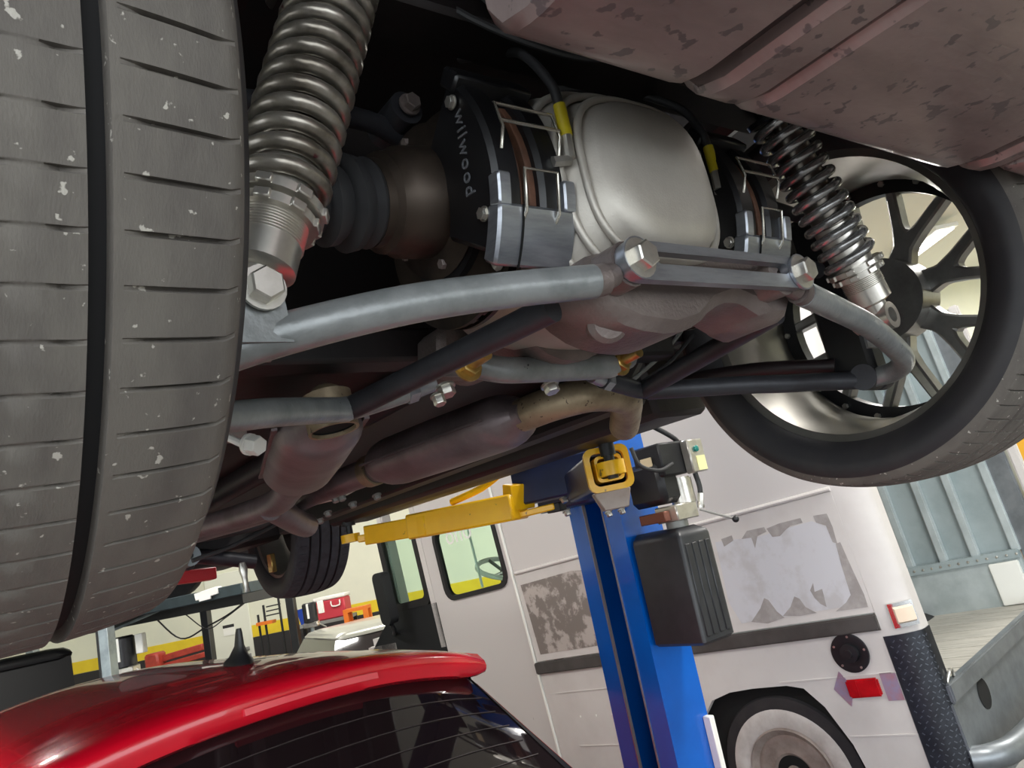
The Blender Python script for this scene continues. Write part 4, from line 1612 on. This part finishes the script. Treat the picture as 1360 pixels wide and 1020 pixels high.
# antenna
ap = Q(.085, .38, roof_z(.085, .38) - .002)
b = bm_new()
rs = []
for hz, a, wd, sh in ((0, .075, .034, 0), (.012, .068, .030, .0), (.024, .046, .020, -.008), (.05, .022, .011, -.02), (.085, .014, .008, -.028), (.095, .010, .006, -.030)):
    rs.append([ap + Vector((0, 0, hz)) + RF * (a * math.cos(2 * PI * i / 16) + sh) + RL * (wd * math.sin(2 * PI * i / 16)) for i in range(16)])
rings(b, rs)
obj('antenna', b, 'plastic_black', red)
for sg in (-1, 1):
    b = tube(bm_new(), [Q(sg * (half(v) - .085), v, roof_z(half(v) - .085, v) + .002) for v in (.12, .5, .9, 1.3, 1.7, 1.95)], .006, 8, k=3)
    obj('roof_moulding', b, 'red_paint', red)

# ------------------------------------------------------------------ other cars beyond
def parked_car(name, label, origin, fwd, kt, mats, roofz, width, length, belt):
    f = Vector(fwd).normalized()
    l = Vector((f.y, -f.x, 0))
    t = thing(name, label, 'car', origin)
    O = Vector(origin)
    q = lambda u, v, z: O + l * u + f * v + Vector((0, 0, z))
    b = bm_new()
    rs = []
    for v, zt, k in ((-length * .5, belt * .62, .93), (-length * .495, belt * .92, .96), (-length * .47, belt, .98), (-length * .1, belt, 1), (length * .2, belt, 1), (length * .42, belt * .90, .97), (length * .49, belt * .7, .92), (length * .5, belt * .45, .90)):
        w = width / 2 * k
        rs.append([q(-w * .95, v, zt), q(-w, v, zt * .86), q(-w, v, .42), q(-w * .95, v, .24), q(w * .95, v, .24), q(w, v, .42), q(w, v, zt * .86), q(w * .95, v, zt)])
    rings(b, rs)
    obj('lower_body', b, mats[0], t, smooth=35)
    b = bm_new()
    vb0, vb1, vt0, vt1 = -length * .46, length * .22, -length * .40, length * .06
    wb, wt = width * .47, width * kt
    n = 6
    low = [q(-wb, vb0, belt), q(wb, vb0, belt), q(wb, vb1, belt), q(-wb, vb1, belt)]
    mid = [q(-wt - .02, vt0 - .02, roofz - .07), q(wt + .02, vt0 - .02, roofz - .07), q(wt + .02, vt1 + .04, roofz - .07), q(-wt - .02, vt1 + .04, roofz - .07)]
    rings(b, [low, mid])
    obj('glasshouse', b, mats[1], t, smooth=25)
    b = bm_new()
    rs = []
    for dz, kk in ((-.075, 1.03), (-.05, 1.04), (-.015, .97), (0, .82)):
        w = wt * kk
        dv = (1 - kk) * .25
        rs.append([q(x, y, roofz + dz) for x, y in rrect(-w, w, vt0 - .03 + dv, vt1 + .05 - dv, .10, 3)])
    rings(b, rs)
    obj('roof', b, mats[0], t, smooth=50)
    for sg in (-1, 1):
        for v in (-length * .30, length * .30):
            w_ = obj('wheel', lathe(bm_new(), q(sg * (width / 2 - .12), v, .33), l * sg, [(-.10, .20), (-.10, .31), (-.06, .33), (.06, .33), (.10, .31), (.105, .20)], 32), 'sidewall', t)
            obj('wheel_disc', lathe(bm_new(), q(sg * (width / 2 - .12), v, .33), l * sg, [(.09, .21), (.10, .2), (.085, .12), (.095, 0)], 24, cap=False), 'rim', w_)
    return t, q


p = at(98, 900, D=6.4)
fb_ = RM(-.62, 1).normalized()
p = p - Vector((fb_.y, -fb_.x, 0)) * .86 + fb_ * 2.1
sv, q = parked_car('black_car', 'black car with dark windows at the far left behind the red roof', (p.x, p.y, 0), fb_, .45, ('black_car', 'black_car'), 1.75, 1.86, 4.4, 1.15)
p = at(455, 838, D=8.4)
p = p + HEAD * 1.0
gc, q = parked_car('pale_car', 'pale grey car whose low roof shows between the red car and the van', (p.x, p.y, 0), RM(-.55, 1), .38, ('grey_car', 'glass_dark'), 1.32, 1.72, 3.2, .92)

# ------------------------------------------------------------------ parking lift beyond
pl_ = thing('parking_lift', 'dark four-post parking lift with a long runway beam beyond the red car', 'lift', (at(140, 880, D=7.2).x, at(140, 880, D=7.2).y, 0))
b = bm_new()
bar(b, at(-40, 858, D=7.4), at(335, 779, D=6.6), .30, .09, bev=.006)
obj('runway', b, 'lift_teal', pl_)
b = bm_new()
bar(b, at(-60, 868, D=8.0), at(345, 788, D=7.0), .50, .12, bev=.006)
obj('runway', b, 'lift_dark', pl_)
for q_, m in (((60, 838), 'zinc'), ((218, 801), 'zinc'), ((178, 808), 'zinc')):
    pb = at(*q_, D=6.80) + Vector((0, 0, -.02))
    obj('runway_bolt', hexbolt(bm_new(), pb - HEAD * .02, -HEAD, .022, .02, 1.2), m, pl_)
b = bm_new()
bar(b, at(262, 793, D=6.55), at(292, 783, D=6.55), .10, .06, bev=.004)
obj('stop_block', b, 'label_white', pl_)
b = bm_new()
bar(b, at(265, 797, D=6.50), at(280, 793, D=6.50), .02, .025)
obj('plate', b, 'label_white', pl_)
for q_, w, m, D in (((141, 835), .075, 'lift_galv', 6.3), ((134, 837), .03, 'lift_dark', 6.35), ((273, 815), .075, 'lift_dark', 8.4), ((42, 850), .09, 'lift_galv', 9.0)):
    t_ = at(*q_, D=D)
    b = bm_new()
    box(b, (t_.x, t_.y, 1.0), (w, .12, 2.0), RT, bev=.004)
    obj('post', b, m, pl_)
b = tube(bm_new(), [at(200, 815, D=7.2), at(240, 848, D=7.6), at(275, 832, D=7.4), at(305, 815, D=7.2), at(330, 795, D=7.2)], .008, 6)
obj('hanging_cable', b, 'rubber', pl_)
b = tube(bm_new(), [at(245, 815, D=7.2), at(275, 835, D=7.4), at(300, 820, D=7.4), at(335, 793, D=7.2)], .006, 6)
obj('hanging_cable', b, 'rubber', pl_)
b = tube(bm_new(), [at(148, 838, D=7.0), at(222, 806, D=6.7)], .012, 8, k=0)
obj('brace_rod', b, 'lift_galv', pl_)


p = at(110, 830, D=7.6)
parked_car('added_raised_car', 'dark car added on the parking lift runways', (p.x - .5, p.y + .3, 1.99), RM(1, .25), .38, ('black_car', 'black_car'), 1.42, 1.75, 4.3, .95)  # only hinted at; added to darken reflections in the red roof


def pump(label, px, D, h=.42):
    t_ = at(*px, D=D)
    th = thing('pump_unit', label, 'pump', (t_.x, t_.y, t_.z - h * .6))
    obj('motor', lathe(bm_new(), t_ - Vector((0, 0, .02)), (0, 0, 1), [(-.10, .085), (-.09, .10), (.15, .10), (.17, .08)], 24), 'plastic_black', th)
    b = bm_new()
    box(b, t_ + SIDE * .16 + Vector((0, 0, .06)), (.07, .08, .17), RT, bev=.006)
    obj('switch_box', b, 'label_white', th)
    b = bm_new()
    box(b, t_ - HEAD * .10 + Vector((0, 0, .04)), (.03, .01, .2), RT)
    obj('label_strip', b, 'label_white', th)
    b = bm_new()
    box(b, t_ - Vector((0, 0, .15)), (.20, .14, .07), RT, bev=.008)
    obj('valve_block', b, 'alu', th)
    b = tube(bm_new(), [t_ + SIDE * .08 - Vector((0, 0, .14)), t_ + SIDE * .2 - Vector((0, 0, .22))], .010, 8, k=0)
    obj('lever', b, 'alu', th)
    b = bm_new()
    cyl(b, t_ - Vector((0, 0, .18)), Vector((t_.x, t_.y, .02)), .03, n=12)
    obj('stand_pipe', b, 'lift_galv', th)
    return th


pump('black pump motor with white label beside the galvanised lift post', (165, 868), 7.0)
pump('black pump motor beside the red cooler and dark post', (412, 815), 11.0)
t_ = at(388, 812, D=11.0)
b = bm_new()
box(b, (t_.x, t_.y, 1.1), (.11, .14, 2.2), RT, bev=.006)
lp = obj('lift_post', b, 'lift_dark')
tag(lp, 'dark steel post standing left of the red cooler', 'post')

# ------------------------------------------------------------------ along the far wall
def wpt(x, y, off=0.):
    d = FWD + RGT * ((x - 680) / F_PX) - UPV * ((y - 510) / F_PX)
    t = (WD - off) / d.dot(HEAD)
    return CAM + d * t


# door with warning plaque
c0, c1 = wpt(284, 870), wpt(338, 858)
u0, u1 = (c0).dot(SIDE), (c1).dot(SIDE)
b = rbox(bm_new(), (u0, WD - .05, .02), (u1, WD - .002, 2.35), .008)
dr = obj('door_1', b, 'door_paint', kind='structure')
b = rbox(bm_new(), (u0 + .05, WD - .058, .78), (u1 - .05, WD - .048, .92), .004)
obj('kick_bar', b, 'grey_metal', dr)
sgn_ = wpt(306, 838).dot(SIDE)
sz = wpt(306, 833).z
b = rbox(bm_new(), (sgn_ - .10, WD - .06, sz - .13), (sgn_ + .10, WD - .052, sz + .05))
sg_ = obj('door_sign', b, 'label_white', dr)
b = rbox(bm_new(), (sgn_ - .10, WD - .063, sz), (sgn_ + .10, WD - .058, sz + .05))
obj('sign_band', b, 'wall_dark', sg_)
b = rbox(bm_new(), (u1 - .14, WD - .09, .98), (u1 - .06, WD - .05, 1.04), .01)
obj('door_handle', b, 'grey_metal', dr)

# red floor creeper / jack frame by the wall
g = wpt(242, 872, 1.2)
jk = thing('engine_hoist', 'rusty red shop hoist frame lying low by the yellow wall stripe', 'hoist', (g.x, g.y, 0))
b = bm_new()
bar(b, wpt(205, 878, 1.2), wpt(272, 858, 1.2), .2, .10, bev=.01)
bar(b, wpt(212, 886, 1.2), wpt(276, 868, 1.2), .2, .08, bev=.01)
obj('frame_beam', b, 'tool_red', jk)
b = bm_new()
box(b, wpt(207, 879, 1.3), (.22, .3, .28), RT, bev=.03)
obj('head', b, 'tool_red', jk)
b = bm_new()
box(b, (g.x, g.y, .45), (.7, .3, .85), RT, bev=.02)
obj('stand', b, 'wall_dark', jk)

# ladder-like rack
g = wpt(365, 830, 1.0)
rk = thing('step_rack', 'orange and rust coloured steel step rack against the far wall', 'rack', (g.x, g.y, 0))
for x, y in ((345, 835), (352, 822), (372, 812), (384, 824)):
    t_ = wpt(x, y, 1.0)
    obj('upright', cyl(bm_new(), (t_.x, t_.y, .02), (t_.x, t_.y, t_.z + .22), .02, n=8), 'tool_red' if x > 380 else 'lift_dark', rk)
for y in (800, 806, 812):
    b = bm_new()
    bar(b, wpt(354, y + 6, 1.0), wpt(372, y + 2, 1.0), .05, .02)
    obj('rung', b, 'lift_dark', rk)
b = bm_new()
bar(b, wpt(343, 829, 1.0), wpt(364, 825, 1.0), .2, .05)
obj('tray', b, 'orange', rk)

# shelf with cooler, bin, orange crate stand
g = wpt(452, 830, 1.0)
sh = thing('storage_shelf', 'low grey shelf carrying the red cooler and blue bin', 'shelf', (g.x, g.y, 0))
za = wpt(440, 821, 1.0).z
uL, uR = wpt(395, 830, 1.0).dot(SIDE), wpt(468, 815, 1.0).dot(SIDE)
b = rbox(bm_new(), (uL, WD - 1.3, za - .05), (uR, WD - .7, za))
obj('shelf_board', b, 'grey_metal', sh)
b = rbox(bm_new(), (uL, WD - 1.3, za - .45), (uR, WD - .7, za - .41))
obj('shelf_board', b, 'grey_metal', sh)
for uu in (uL, uR - .05):
    for dd in (1.3, .75):
        b = rbox(bm_new(), (uu, WD - dd, 0), (uu + .05, WD - dd + .05, za))
        obj('leg', b, 'lift_dark', sh)
u0, u1 = wpt(424, 810, 1.0).dot(SIDE), wpt(463, 800, 1.0).dot(SIDE)
b = rbox(bm_new(), (u0, WD - 1.25, za + .002), (u1, WD - .85, za + .30), .02)
co_ = obj('cooler', b, 'cooler_red')
tag(co_, 'red picnic cooler with white lid and handle on the shelf', 'cooler')
b = rbox(bm_new(), (u0 - .01, WD - 1.26, za + .30), (u1 + .01, WD - .84, za + .36), .015)
obj('lid', b, 'white_plastic', co_)
hp = RM(u1 - .14, WD - 1.27, za + .24)
b = tube(bm_new(), [hp - SIDE * .07 + Vector((0, 0, .03)), hp - SIDE * .06 - Vector((0, 0, .05)), hp + SIDE * .06 - Vector((0, 0, .05)), hp + SIDE * .07 + Vector((0, 0, .03))], .012, 8, k=2)
obj('handle', b, 'white_plastic', co_)
u0, u1 = wpt(400, 812, 1.0).dot(SIDE), wpt(420, 807, 1.0).dot(SIDE)
b = bm_new()
lo_ = [RM(u, d, za + .002) for u, d in ((u0 + .03, WD - 1.2), (u1 - .03, WD - 1.2), (u1 - .03, WD - .9), (u0 + .03, WD - .9))]
hi_ = [RM(u, d, za + .24) for u, d in ((u0, WD - 1.25), (u1, WD - 1.25), (u1, WD - .85), (u0, WD - .85))]
hi2 = [RM(u, d, za + .24) for u, d in ((u0 + .02, WD - 1.23), (u1 - .02, WD - 1.23), (u1 - .02, WD - .87), (u0 + .02, WD - .87))]
lo2 = [p + Vector((0, 0, .02)) for p in lo_]
rings(b, [lo_, hi_, hi2, lo2])
bb = obj('storage_bin', b, 'blue_bin')
tag(bb, 'blue open plastic bin left of the red cooler', 'bin')
# orange crate on a stand
u0, u1 = wpt(459, 815, 1.5).dot(SIDE), wpt(490, 806, 1.5).dot(SIDE)
z1 = wpt(475, 806, 1.5).z
os_ = thing('orange_stand', 'open orange steel stand right of the red cooler', 'stand', RM((u0 + u1) / 2, WD - 1.5, 0))
b = rbox(bm_new(), (u0, WD - 1.65, z1 - .05), (u1, WD - 1.35, z1))
obj('top', b, 'orange', os_)
b = rbox(bm_new(), (u0, WD - 1.65, z1 - .26), (u1, WD - 1.35, z1 - .19))
obj('shelf', b, 'orange', os_)
for uu in (u0, u1 - .07):
    for dd in (1.65, 1.42):
        b = rbox(bm_new(), (uu, WD - dd, 0), (uu + .07, WD - dd + .07, z1 - .05))
        obj('leg', b, 'orange', os_)
# yellow cabinet beyond the van's rear
p = at(1372, 640, D=9.)
cab = thing('yellow_cabinet', 'yellow cabinet at the right edge beyond the open van', 'cabinet', (p.x, p.y, 0))
b = bm_new()
box(b, (p.x, p.y, 1.1), (.9, .5, 2.2), RT, bev=.01)
obj('body', b, 'cabinet_yellow', cab)
for s_ in (-1, 1):
    b = bm_new()
    c_ = Vector((p.x, p.y, 1.1)) - HEAD * .26 + SIDE * (.215 * s_)
    box(b, c_, (.42, .02, 2.1), RT, bev=.004)
    d_ = obj('door', b, 'cabinet_yellow', cab)
    b = bm_new()
    box(b, c_ - HEAD * .02 - SIDE * (.15 * s_), (.02, .03, .2), RT, bev=.004)
    obj('handle', b, 'grey_metal', d_)
